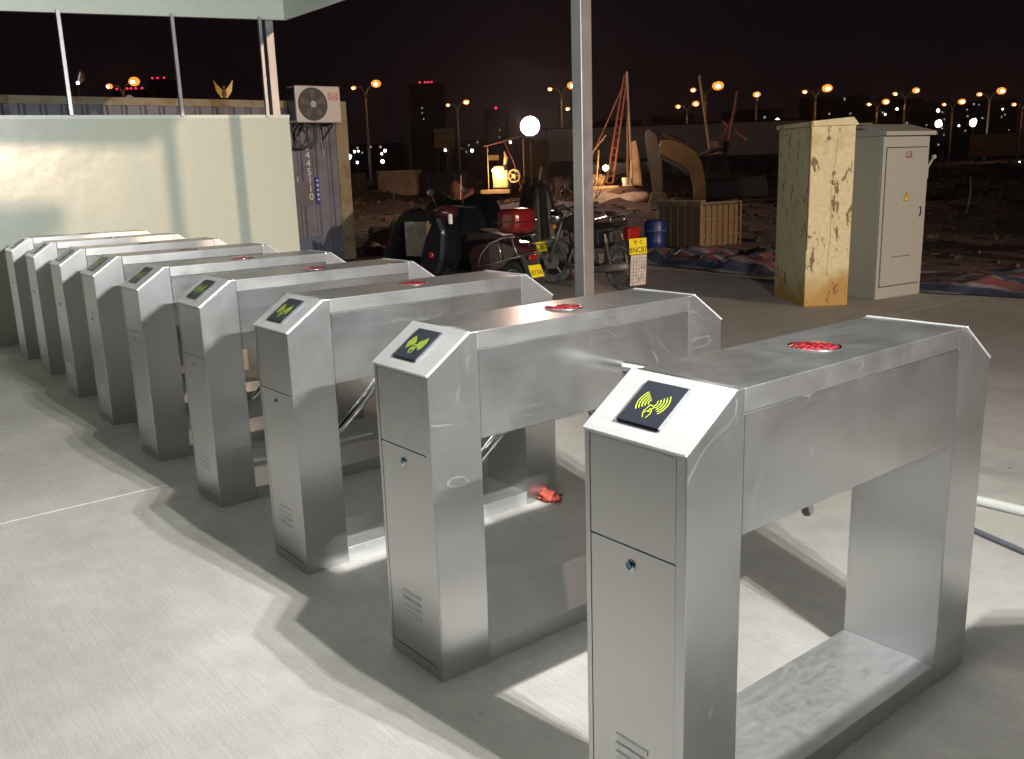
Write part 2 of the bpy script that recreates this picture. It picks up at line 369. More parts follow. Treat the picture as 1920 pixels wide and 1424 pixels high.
def torus(bm, c, axis, R0, r, seg=36, rs=8, squash=1.0):
    c = Vector(c); ax = Vector(axis).normalized(); u = ax.orthogonal().normalized(); v = ax.cross(u)
    rings = []
    for i in range(seg):
        t = 2 * PI * i / seg; d = u * math.cos(t) + v * math.sin(t)
        rings.append([bm.verts.new(c + d * (R0 + r * math.cos(2 * PI * k / rs)) + ax * (r * squash * math.sin(2 * PI * k / rs))) for k in range(rs)])
    for i in range(seg):
        a, b = rings[i], rings[(i + 1) % seg]
        for k in range(rs): bm.faces.new([a[k], a[(k + 1) % rs], b[(k + 1) % rs], b[k]])
def disc(bm, c, axis, r, t, seg=28):
    ax = Vector(axis).normalized(); tube(bm, [Vector(c) - ax * t / 2, Vector(c) + ax * t / 2], r, seg)
def blob(bm, c, s, sub=2, jit=0.0, seed=0):
    r = bmesh.ops.create_icosphere(bm, subdivisions=sub, radius=1.0)
    for v in r['verts']:
        k = 1 + jit * noise.noise(v.co * 1.7 + Vector((seed, seed * 2, 0)))
        v.co = Vector((c[0] + v.co.x * s[0] * k, c[1] + v.co.y * s[1] * k, c[2] + v.co.z * s[2] * k))
def lathe(bm, prof, seg=24, c=(0, 0, 0)):
    rings = [[bm.verts.new((c[0] + r * math.cos(2 * PI * k / seg), c[1] + r * math.sin(2 * PI * k / seg), c[2] + z)) for k in range(seg)] for r, z in prof]
    for a, b in zip(rings, rings[1:]):
        for k in range(seg): bm.faces.new([a[k], a[(k + 1) % seg], b[(k + 1) % seg], b[k]])
    bm.faces.new(rings[0][::-1]); bm.faces.new(rings[-1])
def box(name, m_, parent, x0, x1, y0, y1, z0, z1, bev=0.0, **kw):
    bm = bmesh.new(); bx(bm, x0, x1, y0, y1, z0, z1, bev); return finish(name, bm, m_, parent, **kw)
def rod(name, m_, parent, pts, r, seg=10, smooth=True, **kw):
    bm = bmesh.new(); tube(bm, pts, r, seg); return finish(name, bm, m_, parent, smooth=False, **kw)
def text(name, s, size, m_, parent, mx, depth=0.002, spacing=1.0, align='CENTER'):
    cu_ = bpy.data.curves.new(name, 'FONT'); cu_.body = s; cu_.size = size; cu_.extrude = depth; cu_.align_x = align; cu_.align_y = 'CENTER'; cu_.space_character = spacing
    t = bpy.data.objects.new(name, cu_); C.objects.link(t)
    dg = bpy.context.evaluated_depsgraph_get(); me = bpy.data.meshes.new_from_object(t.evaluated_get(dg))
    bpy.data.objects.remove(t); me.name = name; me.materials.clear(); me.materials.append(M[m_])
    me.transform(mx)
    o = bpy.data.objects.new(name, me); C.objects.link(o)
    if parent: o.parent = parent
    return o
def frame(xdir, ydir, origin):
    x = Vector(xdir).normalized(); y = Vector(ydir).normalized(); z = x.cross(y); mm = Matrix.Identity(4)
    for i in range(3): mm[i][0] = x[i]; mm[i][1] = y[i]; mm[i][2] = z[i]; mm[i][3] = origin[i]
    return mm

# ------------------------------------------------------------------ ground
bm = bmesh.new()
def lin(a, b, n): return [a + (b - a) * i / n for i in range(n)]
xs = lin(-420, -120, 26) + lin(-120, -50, 44) + lin(-50, -6, 130) + lin(-6, 30, 70) + lin(30, 200, 18) + [200]
ys = lin(-60, 7, 24) + lin(7, 45, 130) + lin(45, 120, 60) + lin(120, 420, 30) + [420]
def soil_z(x, y):
    # distance beyond the concrete pad's far edge
    d = max(y - 10.2, (-12.2 - x) if y > 3 else 0, 0.0)
    if d <= 0: return -0.14
    k = min(1.0, d / 5.0)
    n = noise.fractal(Vector((x * 0.16, y * 0.16, 3.1)), 1.0, 2.0, 5)
    n2 = noise.fractal(Vector((x * 0.9, y * 0.9, 8.1)), 1.0, 2.0, 4)
    k2 = min(1.0, max(0.0, (d - 12) / 20.0))
    z = -0.10 + k * (0.10 + 0.28 * n + 0.10 * n2) + k2 * (0.35 + 0.55 * n)
    # spoil bank behind the parked bikes
    z += 0.45 * math.exp(-((x + 15.5) / 5.0) ** 2 - ((y - 14.2) / 1.8) ** 2)
    # churned heap at the drilling rig
    z += 0.7 * math.exp(-((x + 20.6) / 1.3) ** 2 - ((y - 21.2) / 1.0) ** 2) + 0.4 * math.exp(-((x + 17.2) / 1.0) ** 2 - ((y - 21.8) / 1.0) ** 2)
    return z
gv = [[bm.verts.new((x, y, soil_z(x, y))) for y in ys] for x in xs]
for i in range(len(xs) - 1):
    for j in range(len(ys) - 1): bm.faces.new([gv[i][j], gv[i + 1][j], gv[i + 1][j + 1], gv[i][j + 1]])
struct(finish('ground', bm, 'soil', smooth=True))

pave = bpy.data.objects.new('concrete_pavement', None); C.objects.link(pave); struct(pave)
bx_ = [-12.0, -7.4, -3.04, 1.6, 6.2, 14.0]; by_ = [-12.0, -6.0, 11.1]
for i in range(len(bx_) - 1):
    for j in range(len(by_) - 1):
        bm = bmesh.new(); top = by_[j + 1] - 0.003
        if j == 1 and i == 0: top = 9.3
        if j == 1 and i == 1: top = 9.9
        bx(bm, bx_[i] + 0.003, bx_[i + 1] - 0.003, by_[j] + 0.003, top, -0.10, 0.0, 0.002)
        finish('slab', bm, 'concrete', pave)
bm = bmesh.new(); bx(bm, -11.9, 13.9, -11.9, 9.2, -0.101, -0.006); finish('joint_filler', bm, 'joint', pave)

# ------------------------------------------------------------------ turnstiles
W2 = 0.136; H1 = 0.8825; HT = 0.98; A_ = 0.141; AF = 0.1666; HB = 0.679; LT = 1.194; HP = 0.056
sl = math.hypot(A_, HT - H1); sdir = Vector((0, A_ / sl, (HT - H1) / sl)); snor = Vector((0, -(HT - H1) / sl, A_ / sl))
def column(name, parent, flip=False):
    """sheet-steel pedestal: pentagon profile, front face with a recess for the doors"""
    bm = bmesh.new(); f = (lambda y: LT - y) if flip else (lambda y: y)
    P = [(0, 0), (0, H1), (A_, HT), (AF, HT), (AF, 0)]
    Lf = [bm.verts.new((-W2, f(y), z)) for y, z in P]; Rt = [bm.verts.new((W2, f(y), z)) for y, z in P]
    bm.faces.new(Lf); bm.faces.new(Rt[::-1])
    for i in range(1, 5): bm.faces.new([Lf[i], Rt[i], Rt[(i + 1) % 5], Lf[(i + 1) % 5]])
    rx0, rx1, rz0, rz1, d = -0.121, 0.112, 0.035, 0.874, 0.006
    o = [bm.verts.new((x, f(0.0), z)) for x, z in ((rx0, rz0), (rx1, rz0), (rx1, rz1), (rx0, rz1))]
    q = [bm.verts.new((v.co.x, f(d), v.co.z)) for v in o]
    c = [Lf[0], Rt[0], Rt[1], Lf[1]]
    for i in range(4):
        j = (i + 1) % 4
        bm.faces.new([c[i], c[j], o[j], o[i]]); bm.faces.new([o[i], o[j], q[j], q[i]])
    bm.faces.new(q)
    ed = [e_ for e_ in bm.edges if all(abs(v.co.x) > W2 - 1e-5 for v in e_.verts) and len(e_.link_faces) == 2]
    bmesh.ops.bevel(bm, geom=ed, offset=0.003, segments=2, affect='EDGES', profile=0.6)
    return finish(name, bm, 'steel', parent)
def door(name, parent, z0, z1, flip=False):
    f = (lambda a, b: (LT - b, LT - a)) if flip else (lambda a, b: (a, b))
    y0, y1 = f(0.0008, 0.005)
    return box(name, 'steel', parent, -0.1195, 0.1105, y0, y1, z0, z1, 0.0008)
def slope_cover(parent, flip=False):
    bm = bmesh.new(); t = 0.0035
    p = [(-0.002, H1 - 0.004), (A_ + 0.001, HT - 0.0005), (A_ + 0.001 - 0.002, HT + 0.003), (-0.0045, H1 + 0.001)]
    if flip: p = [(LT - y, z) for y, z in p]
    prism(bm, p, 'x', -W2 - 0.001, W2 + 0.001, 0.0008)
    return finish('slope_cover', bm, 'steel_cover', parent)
def arc_strip(bm, cx0, cy0, r, a0, a1, wdt, mx, n=14):
    prev = None
    for i in range(n + 1):
        t = a0 + (a1 - a0) * i / n
        pr = [bm.verts.new(mx @ Vector((cx0 + (r + s) * math.cos(t), cy0 + (r + s) * math.sin(t), 0))) for s in (-wdt / 2, wdt / 2)]
        if prev: bm.faces.new([prev[0], prev[1], pr[1], pr[0]])
        prev = pr
def stroke(bm, pts, wdt, mx):
    for (x0, y0), (x1, y1) in zip(pts, pts[1:]):
        d = Vector((x1 - x0, y1 - y0)); l = d.length; d /= l; n = Vector((-d.y, d.x)) * wdt / 2; e0 = d * wdt * 0.4
        a, b = Vector((x0, y0)) - e0, Vector((x1, y1)) + e0
        bm.faces.new([bm.verts.new(mx @ Vector((q.x, q.y, 0))) for q in (a - n, b - n, b + n, a + n)])
def reader(parent):
    o0 = Vector((-0.010, 0, H1)) + sdir * 0.089 + snor * 0.003
    mx = frame((1, 0, 0), sdir, o0)
    bm = bmesh.new(); bx(bm, -0.0575, 0.0575, -0.0575, 0.0575, 0, 0.005, 0.0035, mx=None)
    bm2 = bmesh.new(); bx(bm2, -0.0575, 0.0575, -0.0575, 0.0575, 0, 0.007, 0.0028); bmesh.ops.transform(bm2, matrix=mx, verts=bm2.verts); bm.free()
    rd = finish('card_reader', bm2, 'black_panel', parent)
    bm = bmesh.new(); m2 = mx @ Matrix.Translation((0, 0.002, 0.0077))
    for k in range(5):
        r = 0.0105 + k * 0.0066
        arc_strip(bm, 0, 0, r, R(180 - 40), R(180 + 40), 0.0022, m2); arc_strip(bm, 0, 0, r, R(-40), R(40), 0.0022, m2)
    m3 = m2 @ Matrix.Translation((0.002, -0.0165, 0)) @ Matrix.Rotation(R(-16), 4, 'Z')
    stroke(bm, [(-0.0065, -0.010), (-0.0065, 0.009), (0.0065, 0.009), (0.0065, 0.001)], 0.0017, m3)
    stroke(bm, [(-0.0065, -0.010), (-0.002, -0.0115)], 0.0017, m3)
    stroke(bm, [(0.0135, -0.019), (0.0135, -0.008), (0.0095, -0.001), (0.0035, 0.0025), (0.0015, 0.0), (0.006, -0.005), (-0.0005, -0.0065), (-0.0045, -0.0125), (0.0015, -0.019), (0.005, -0.0215)], 0.0018, m3)
    finish('contactless_symbol', bm, 'green_print', rd)
def make_turnstile():
    t = thing('turnstile', '', 'turnstile')
    column('front_column', t); column('rear_column', t, True)
    door('upper_panel', t, 0.6605, 0.8725)
    dr = door('lower_door', t, 0.037, 0.6575)
    bm = bmesh.new(); lathe(bm, [(0.0115, 0), (0.0115, 0.003), (0.0085, 0.0045), (0.0075, 0.002), (0.0, 0.002)][:4], 20)
    bmesh.ops.transform(bm, matrix=frame((1, 0, 0), (0, 0, 1), (-0.006, -0.0, 0.621)), verts=bm.verts)
    lk = finish('lock', bm, 'chrome', dr)
    bm = bmesh.new(); disc(bm, (-0.006, -0.0035, 0.621), (0, 1, 0), 0.0068, 0.003, 16); finish('lock_core', bm, 'key_blue', lk)
    for k in range(4):
        bm = bmesh.new(); prism(bm, [(-0.0005, 0.0), (-0.0038, 0.0105), (0.0008, 0.0125)], 'x', -0.046, 0.046)
        finish('vent_louvre', bm, 'steel_cover', dr, loc=(-0.004, 0.001, 0.148 + k * 0.021))
    bm = bmesh.new(); y0, y1 = AF + 0.0006, LT - AF - 0.0006
    prism(bm, [(-W2 + 0.0005, HB), (W2 - 0.0005, HB), (W2 - 0.0005, 0.9295), (-W2 + 0.0005, 0.9295)], 'y', y0, y1, 0.0022); finish('beam', bm, 'steel_beam', t)
    bm = bmesh.new(); bx(bm, -W2 + 0.0016, W2 - 0.0016, y0, y1, 0.9304, HT - 0.0003, 0.0016, segs=2); lid = finish('lid', bm, 'steel_top', t)
    bm = bmesh.new(); bx(bm, -W2 + 0.004, W2 - 0.004, y0 + 0.002, y1 - 0.002, 0.9285, 0.9322); finish('lid_gap', bm, 'dark_gap', t)
    bm = bmesh.new(); bx(bm, -W2 + 0.001, W2 - 0.001, AF + 0.0005, LT - AF - 0.0005, 0.0, HP, 0.0015); finish('base_plate', bm, 'steel_base', t)
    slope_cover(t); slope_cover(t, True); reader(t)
    bm = bmesh.new(); torus(bm, (0, 0.6, HT + 0.0004), (0, 0, 1), 0.0575, 0.0035, 40, 6, 0.6); finish('lamp_ring', bm, 'chrome', t, smooth=True)
    bm = bmesh.new(); lathe(bm, [(0.055, -0.001), (0.0545, 0.002), (0.045, 0.0045), (0.022, 0.0065), (0.003, 0.007)], 32, (0, 0.6, HT)); finish('direction_lamp', bm, 'red_lens', t, smooth=True)
    hub = Vector((-W2 - 0.055, 0.765, 0.79))
    ax = Vector((-1, 0, -1)).normalized()
    bm = bmesh.new(); tube(bm, [Vector((-W2 + 0.002, 0.765, 0.79)), Vector((-W2 - 0.02, 0.765, 0.79))], 0.062, 24); tube(bm, [hub - ax * 0.03, hub + ax * 0.025], [0.05, 0.04], 20)
    hb = finish('hub', bm, 'chrome', t)
    for e_ in ((-1, 0, 0.0), (-0.25, -0.612, -0.75), (-0.25, 0.612, -0.75)):
        d = Vector(e_).normalized()
        bm = bmesh.new(); tube(bm, [hub + d * 0.03, hub + d * 0.605, hub + d * 0.61], [0.019, 0.019, 0.015], 18); finish('barrier_arm', bm, 'arm', t, smooth=True)
    return t
TS = [(0, 0), (-0.8982, 0.0319), (-1.8066, 0.0699), (-2.6921, 0.0964), (-3.5625, 0.112), (-4.4813, 0.1484), (-5.3884, 0.1801), (-6.3335, 0.2187), (-7.1668, 0.2305), (1.0, -0.03)]
TL = ['stainless steel turnstile nearest the camera, large card reader on a bright sloped top',
      'stainless steel turnstile second from the camera, directly behind the nearest one',
      'stainless steel turnstile third from the camera, with a crumpled red rag at its rear foot',
      'stainless steel turnstile fourth from the camera, with a long curved scratch below its front lock',
      'stainless steel turnstile in the middle of the row, four in front and four behind it',
      'stainless steel turnstile fourth from the pale wall, beyond the middle one',
      'stainless steel turnstile third from the pale wall',
      'stainless steel turnstile second from the pale wall, next to last in the row',
      'farthest stainless steel turnstile, standing right against the pale wall',
      'stainless steel turnstile without barrier arms outside the picture, right of the nearest one']
T0 = make_turnstile(); TT = [T0] + [dup(T0) for _ in TS[1:]]
for o, (x, y), l in zip(TT, TS, TL):
    o.location = (x, y, 0); o['label'] = l; o['group'] = 'stainless steel turnstiles standing in a row'
for ch in list(TT[9].children):
    if ch.name.split('.')[0] in ('barrier_arm', 'hub'): bpy.data.objects.remove(ch)
# curved scratch on the fourth
bm = bmesh.new()
prev = None
for i in range(13):
    t_ = i / 12; x = -0.075 + 0.085 * t_; z = 0.60 - 0.19 * t_ - 0.05 * math.sin(PI * t_); w_ = 0.0022 * math.sin(PI * min(max(t_, .06), .94))
    pr = [bm.verts.new((x - w_, -0.0003, z)), bm.verts.new((x + w_, -0.0003, z))]
    if prev: bm.faces.new([prev[0], prev[1], pr[1], pr[0]])
    prev = pr
finish('scratch', bm, mat('bare_scratch', (0.7, 0.7, 0.68), 0.4, 0.3), TT[3])
# a dark cable tie gap / rag by the third
bm = bmesh.new(); blob(bm, (0, 0, 0.022), (0.055, 0.035, 0.024), 3, 0.9, 3); blob(bm, (-0.045, -0.015, 0.014), (0.035, 0.022, 0.015), 2, 0.8, 5); blob(bm, (0.035, 0.02, 0.014), (0.03, 0.03, 0.016), 2, 0.8, 9)
tag(finish('rag', bm, 'rag', loc=(-1.655, 1.19, 0), smooth=True), 'crumpled orange red rag on the concrete at the rear foot of a turnstile', 'rag')

# ------------------------------------------------------------------ canopy
def ztilt(y): return 0.0
wall = thing('panel_wall', 'glossy pale green sandwich panel wall behind the far end of the turnstiles', 'wall', (-7.95, 0, 0))
ye = [-5.0, -3.98, -2.96, -1.94, -0.92, 0.10, 1.12, 2.14, 3.16]
for a, b in zip(ye, ye[1:]):
    bm = bmesh.new(); z0, z1 = 1.992 + 0.012 * (a - 1), 1.992 + 0.012 * (b - 1)
    vs = [bm.verts.new(p) for p in ((-0.05, a, 0.012), (0, a, 0.012), (0, b, 0.012), (-0.05, b, 0.012), (-0.05, a, z0), (0, a, z0), (0, b, z1), (-0.05, b, z1))]
    for f in ((0, 1, 2, 3), (4, 5, 6, 7), (0, 1, 5, 4), (1, 2, 6, 5), (2, 3, 7, 6), (3, 0, 4, 7)): bm.faces.new([vs[i] for i in f])
    finish('wall_panel', bm, 'sandwich', wall)
bm = bmesh.new(); prism(bm, [(-0.056, 0), (0.006, 0), (0.006, 0.02), (-0.056, 0.02)], 'y', -5, 3.165)
finish('floor_track', bm, 'post_steel', wall)
bm = bmesh.new()
vs = []
for y in (-5, 3.165):
    zt = 1.993 + 0.012 * (y - 1)
    vs.append([bm.verts.new((x, y, z)) for x, z in ((-0.056, zt - 0.03), (0.004, zt - 0.03), (0.004, zt + 0.003), (-0.056, zt + 0.003))])
bm.faces.new(vs[0][::-1]); bm.faces.new(vs[1])
for i in range(4): bm.faces.new([vs[0][i], vs[0][(i + 1) % 4], vs[1][(i + 1) % 4], vs[1][i]])
finish('top_rail', bm, 'fascia', wall)

canopy = thing('entrance_canopy', 'flat steel canopy with pale green fascia over the turnstile row', 'canopy', (-7.95, 3.2, 0))
def quadprism(name, m_, parent, c0, c1, zb0, zb1, zt0, zt1, th):
    """vertical sheet from (x,y) c0 to c1, bottom heights zb0/zb1, tops zt0/zt1, thickness th on its outer side"""
    bm = bmesh.new(); c0, c1 = Vector(c0), Vector(c1); d = (c1 - c0).normalized(); n = Vector((-d.y, d.x)) * th
    P = [(c0, zb0), (c1, zb1), (c1, zt1), (c0, zt0)]
    a = [bm.verts.new((p.x, p.y, z)) for p, z in P]; b = [bm.verts.new((p.x + n.x, p.y + n.y, z)) for p, z in P]
    bm.faces.new(a); bm.faces.new(b[::-1])
    for i in range(4): bm.faces.new([a[i], b[i], b[(i + 1) % 4], a[(i + 1) % 4]])
    return finish(name, bm, m_, parent)
# coordinates here are relative to the canopy corner
quadprism('fascia', 'fascia', canopy, (0, -8.2), (0, 0), 2.62, 2.955, 3.30, 3.42, 0.05)
quadprism('fascia', 'fascia', canopy, (0.002, 0), (11.2, 0), 2.965, 3.02, 3.42, 3.48, 0.05)
quadprism('fascia', 'fascia', canopy, (11.15, 0), (11.15, -8.2), 3.02, 2.98, 3.48, 3.36, 0.05)
bm = bmesh.new(); tube(bm, [(0.0, 0.0, 2.96), (11.2, 0.0, 3.015)], 0.014, 8); finish('drip_edge', bm, 'roof', canopy)
for k in range(11):
    bm = bmesh.new(); x0 = 0.06 + k * 1.006
    pr = []
    for i in range(9):
        xx = x0 + i * 1.0 / 8; pr.append((xx, 3.20 + (0.018 if i % 2 else 0.0)))
    pr2 = pr + [(x, z + 0.03) for x, z in pr[::-1]]
    prism(bm, pr2, 'y', -8.15, -0.06); finish('roof_sheet', bm, 'roof', canopy)
for y in (-1.0, -3.6, -6.2):
    bm = bmesh.new(); bx(bm, 0.06, 11.1, y - 0.03, y + 0.03, 3.09, 3.19, 0.004); finish('purlin', bm, 'post_steel', canopy)
def cpost(x, y, label, z1=3.1, s=0.048):
    o = box('canopy_post', 'post_steel', None, -s, s, -s, s, 0, z1, 0.004); o.location = (x, y, 0)
    return tag(o, label, 'post', 'square steel canopy posts')
cpost(-3.43, 3.1, 'square steel canopy post in the middle, in front of the motorcycle')
cpost(-8.06, 3.06, 'square steel canopy post at the end of the pale wall, left of the air conditioner', s=0.042)
cpost(1.09, 3.1, 'square steel canopy post outside the picture to the right')
cpost(1.09, -4.6, 'square steel canopy post outside the picture behind the camera')
for y, x_ in ((1.037, 0), (2.038, 0), (2.915, 1)):
    bm = bmesh.new(); s = 0.017
    bx(bm, -s, s, -s, s, 1.992, 2.62 + 0.335 * (y + 5) / 8.2 + 0.02, 0.002); o = finish('window_mullion', bm, 'post_steel', None, loc=(-7.93, y, 0))
    tag(o, ['thin steel upright in the open strip above the pale wall, leftmost', 'thin steel upright in the open strip above the pale wall, in the middle', 'thin steel upright in the open strip, beside the corner post'][0 if y < 1.5 else (1 if y < 2.5 else 2)], 'upright', 'thin uprights above the wall')
# small dark foot under the corner post
# LED heads and the added fill lamps hung from the canopy
for i, p in enumerate(LED):
    t = thing('floodlight', ['LED floodlight hung from the canopy, the one nearest the camera side', 'LED floodlight hung from the canopy, the middle of three', 'LED floodlight hung from the canopy, the one nearest the parked motorcycles'][i], 'floodlight', p, group='LED floodlights hung from the canopy')
    box('housing', 'black', t, 0.0, 0.05, -0.06, 0.06, -0.06, 0.06, 0.006)
    box('led_face', 'led_face', t, -0.004, -0.001, -0.052, 0.052, -0.045, 0.045)
    rod('hanger', 'post_steel', t, [(0.03, 0, 0.06), (0.03, 0, 0.73)], 0.008, 8)
for i, p in enumerate(FILL_LAMPS):
    t = thing('added_fill_lamp', ['added fill lamp under the canopy roof nearer the camera', 'added fill lamp under the canopy roof nearer the pale wall'][i], 'lamp', p, group='added fill lamps under the canopy')
    box('tray', 'roof', t, -0.62, 0.62, -0.04, 0.04, 0.0, 0.06, 0.004)
    rod('tube', 'led_face', t, [(-0.6, 0, -0.018), (0.6, 0, -0.018)], 0.012, 10)

# ------------------------------------------------------------------ container with outdoor unit
ct = thing('shipping_container', 'blue grey corrugated shipping container with number 0445110 and rusty corner post', 'container', (-12.6, 0, 0))
CY0 = 0.44
bm = bmesh.new(); y = 4.18; pts = []
yy = CY0 + 0.16
while yy < 6.16:
    pts += [(-0.02, yy), (-0.02, yy + 0.165), (-0.055, yy + 0.20), (-0.055, yy + 0.235)]; yy += 0.262
pts = [p for p in pts if p[1] < 6.19] + [(-0.02, 6.20)]
back = [(-0.09, 6.20), (-0.09, CY0 + 0.16)]
prism(bm, pts + back, 'z', 0.16, 2.44); finish('corrugated_side', bm, 'container', ct)
bm = bmesh.new(); bx(bm, -2.43, -0.092, CY0, 6.40, 0.15, 2.50, 0.01); finish('body', bm, 'container', ct)
box('corner_post', 'container_post', ct, -0.13, 0.0, 6.20, 6.42, 0.0, 2.56, 0.008)
box('corner_post', 'container_post', ct, -0.13, 0.0, CY0 - 0.02, CY0 + 0.16, 0.0, 2.56, 0.008)
box('top_rail', 'container_post', ct, -0.11, -0.002, CY0 + 0.16, 6.20, 2.44, 2.55, 0.004)
box('bottom_rail', 'container', ct, -0.11, -0.004, CY0 + 0.16, 6.20, 0.0, 0.16, 0.004)
box('grey_patch', 'patch_grey', ct, -0.019, -0.016, 5.42, 5.74, 0.92, 1.30)
box('grey_patch', 'patch_grey', ct, -0.019, -0.016, 5.10, 5.20, 1.00, 1.42)
box('blue_base_band', mat('blue_band', (0.07, 0.10, 0.16), 0.6), ct, -0.0195, -0.0165, 5.1, 5.84, 0.18, 0.42)
st = box('blue_sticker', 'sticker_blue', ct, -0.0165, -0.0135, 5.775, 5.835, 0.94, 1.37)
for k, z in enumerate((1.30, 1.22, 1.15, 1.07, 1.0)):
    box('white_mark', 'letter_white', st, -0.0134, -0.0125, 5.79, 5.82, z, z + 0.03 + 0.01 * (k % 2))
for k, chh in enumerate('0445110'):
    text('digit', chh, 0.155, 'letter_white', ct, frame((0, 1, 0), (0, 0, 1), (-0.014, 5.665 + 0.003 * k, 1.845 - 0.131 * k)), 0.001)
for k, (y_, z_) in enumerate(((5.32, 1.43), (5.46, 1.38))): box('chalk_mark', 'letter_white', ct, -0.019, -0.017, y_, y_ + 0.012, z_ - 0.1, z_)

ac = thing('air_conditioner', 'white outdoor air conditioning unit with round fan grille, hung on the shipping container', 'air conditioner', (-12.20, 5.72, 2.20))
AW, AH, AD = 0.385, 0.275, 0.29
bm = bmesh.new(); bx(bm, -AD, 0.0, -AW, AW, 0, 2 * AH, 0.018, segs=2); finish('casing', bm, 'ac_white', ac)
box('side_fins', 'fin', ac, -AD + 0.03, -0.03, -AW - 0.004, -AW - 0.001, 0.04, 2 * AH - 0.03)
bm = bmesh.new(); disc(bm, (0.002, -0.10, AH + 0.0), (1, 0, 0), 0.25, 0.006, 40); finish('fan_well', bm, 'fan_dark', ac)
for k in range(5):
    bm = bmesh.new(); a0 = 2 * PI * k / 5
    pts3 = [Vector((0.006, -0.10, AH)) + Vector((0.004 * (j % 2), r * math.cos(a), r * math.sin(a))) for j, (r, a) in enumerate(((0.05, a0), (0.215, a0 + 0.1), (0.225, a0 + 0.6), (0.06, a0 + 0.8)))]
    bm.faces.new([bm.verts.new(p) for p in pts3]); r_ = bmesh.ops.extrude_face_region(bm, geom=bm.faces[:]); bmesh.ops.translate(bm, vec=(0.002, 0, 0), verts=[v for v in r_['geom'] if isinstance(v, bmesh.types.BMVert)])
    finish('fan_blade', bm, 'patch_grey', ac)
gr = None
bm = bmesh.new()
for r in (0.07, 0.105, 0.14, 0.175, 0.21, 0.243): torus(bm, (0.014, -0.10, AH), (1, 0, 0), r, 0.0022, 40, 5)
for k in range(28):
    a = 2 * PI * k / 28; tube(bm, [Vector((0.014, -0.10 + 0.045 * math.cos(a), AH + 0.045 * math.sin(a))), Vector((0.014, -0.10 + 0.245 * math.cos(a), AH + 0.245 * math.sin(a)))], 0.0018, 4)
gr = finish('fan_grille', bm, 'fan_grille', ac)
bm = bmesh.new(); disc(bm, (0.016, -0.10, AH), (1, 0, 0), 0.05, 0.006, 24); finish('grille_hub', bm, 'hub_grey', gr)
text('logo', 'AUX', 0.092, 'logo_red', ac, frame((0, 1, 0), (0, 0, 1), (0.003, 0.255, 2 * AH - 0.13)), 0.0006, 1.05)
text('logo', '奥克斯', 0.062, 'logo_red', ac, frame((0, 1, 0), (0, 0, 1), (0.003, 0.258, 2 * AH - 0.19)), 0.0006, 1.1)
for y_ in (-0.27, 0.22):
    bm = bmesh.new(); tube(bm, [(-0.37, y_, -0.02), (0.0, y_, -0.02)], 0.016, 6); tube(bm, [(0.0, y_, -0.03), (-0.37, y_ , -0.24)], 0.013, 6); tube(bm, [(-0.385, y_, 0.0), (-0.385, y_, -0.40)], 0.014, 6); finish('bracket', bm, 'iron', ac)
bm = bmesh.new()
pts3 = []
for i in range(46):
    t_ = i / 45 * 2 * PI * 1.55 - 0.6; rr = 0.165 + 0.03 * (i / 45)
    pts3.append((-0.10 - 0.05 * i / 45, -0.19 + rr * math.sin(t_), -0.20 + rr * math.cos(t_) * 0.95))
tube(bm, pts3, 0.017, 8); tube(bm, [(-0.12, -0.30, 0.02), (-0.12, -0.42, -0.10), (-0.2, -0.5, -0.3), (-0.3, -0.62, -0.38)], 0.016, 8); tube(bm, [(-0.1, 0.0, 0.0), (-0.1, -0.02, -0.14), (-0.12, -0.08, -0.28), (-0.14, -0.24, -0.38), (-0.2, -0.42, -0.36), (-0.28, -0.6, -0.24)], 0.016, 8)
finish('coiled_pipe', bm, 'hose', ac, smooth=True)
rod('drain_wire', 'letter_white', ac, [(-0.35, 0.18, -0.1), (-0.36, 0.19, -0.3), (-0.355, 0.21, -0.5)], 0.004, 6)

# ------------------------------------------------------------------ cabinets
def cab_rot(b): return math.atan2(b[1], b[0]) - PI / 2
# yellow: local x = front face normal (+X), local y along the narrow face, body extends to -x
yc = thing('old_cabinet', 'tall rusty cabinet with peeling cream paint, left of the grey electrical cabinet', 'cabinet', (-3.919, 6.476, 0), math.atan2(0.83, 0.56) - PI / 2)
yb = box('body', 'peeling', yc, -0.80, 0, 0, 0.435, 0.0, 1.70, 0.004)
bm = bmesh.new(); prism(bm, [(-0.015, 1.70), (0.45, 1.70), (0.45, 1.715), (0.40, 1.775), (-0.015, 1.745)], 'x', -0.84, 0.02, 0.003); finish('roof_cap', bm, 'peeling', yc)
bm = bmesh.new(); bx(bm, -0.86, -0.01, 0.35, 0.60, 1.70, 1.716, 0.002, mx=Matrix.Translation((0, 0, 0)) ); finish('roof_flap', bm, 'rust', yc)
box('corner_trim', 'rust', yc, -0.012, 0.0015, -0.0015, 0.010, 0.55, 1.69)
rod('seam', 'rust', yc, [(0.0005, 0.21, 0.30), (0.0005, 0.235, 0.7), (0.0005, 0.22, 1.1), (0.0005, 0.25, 1.35), (0.0005, 0.262, 1.6)], 0.0016, 5)

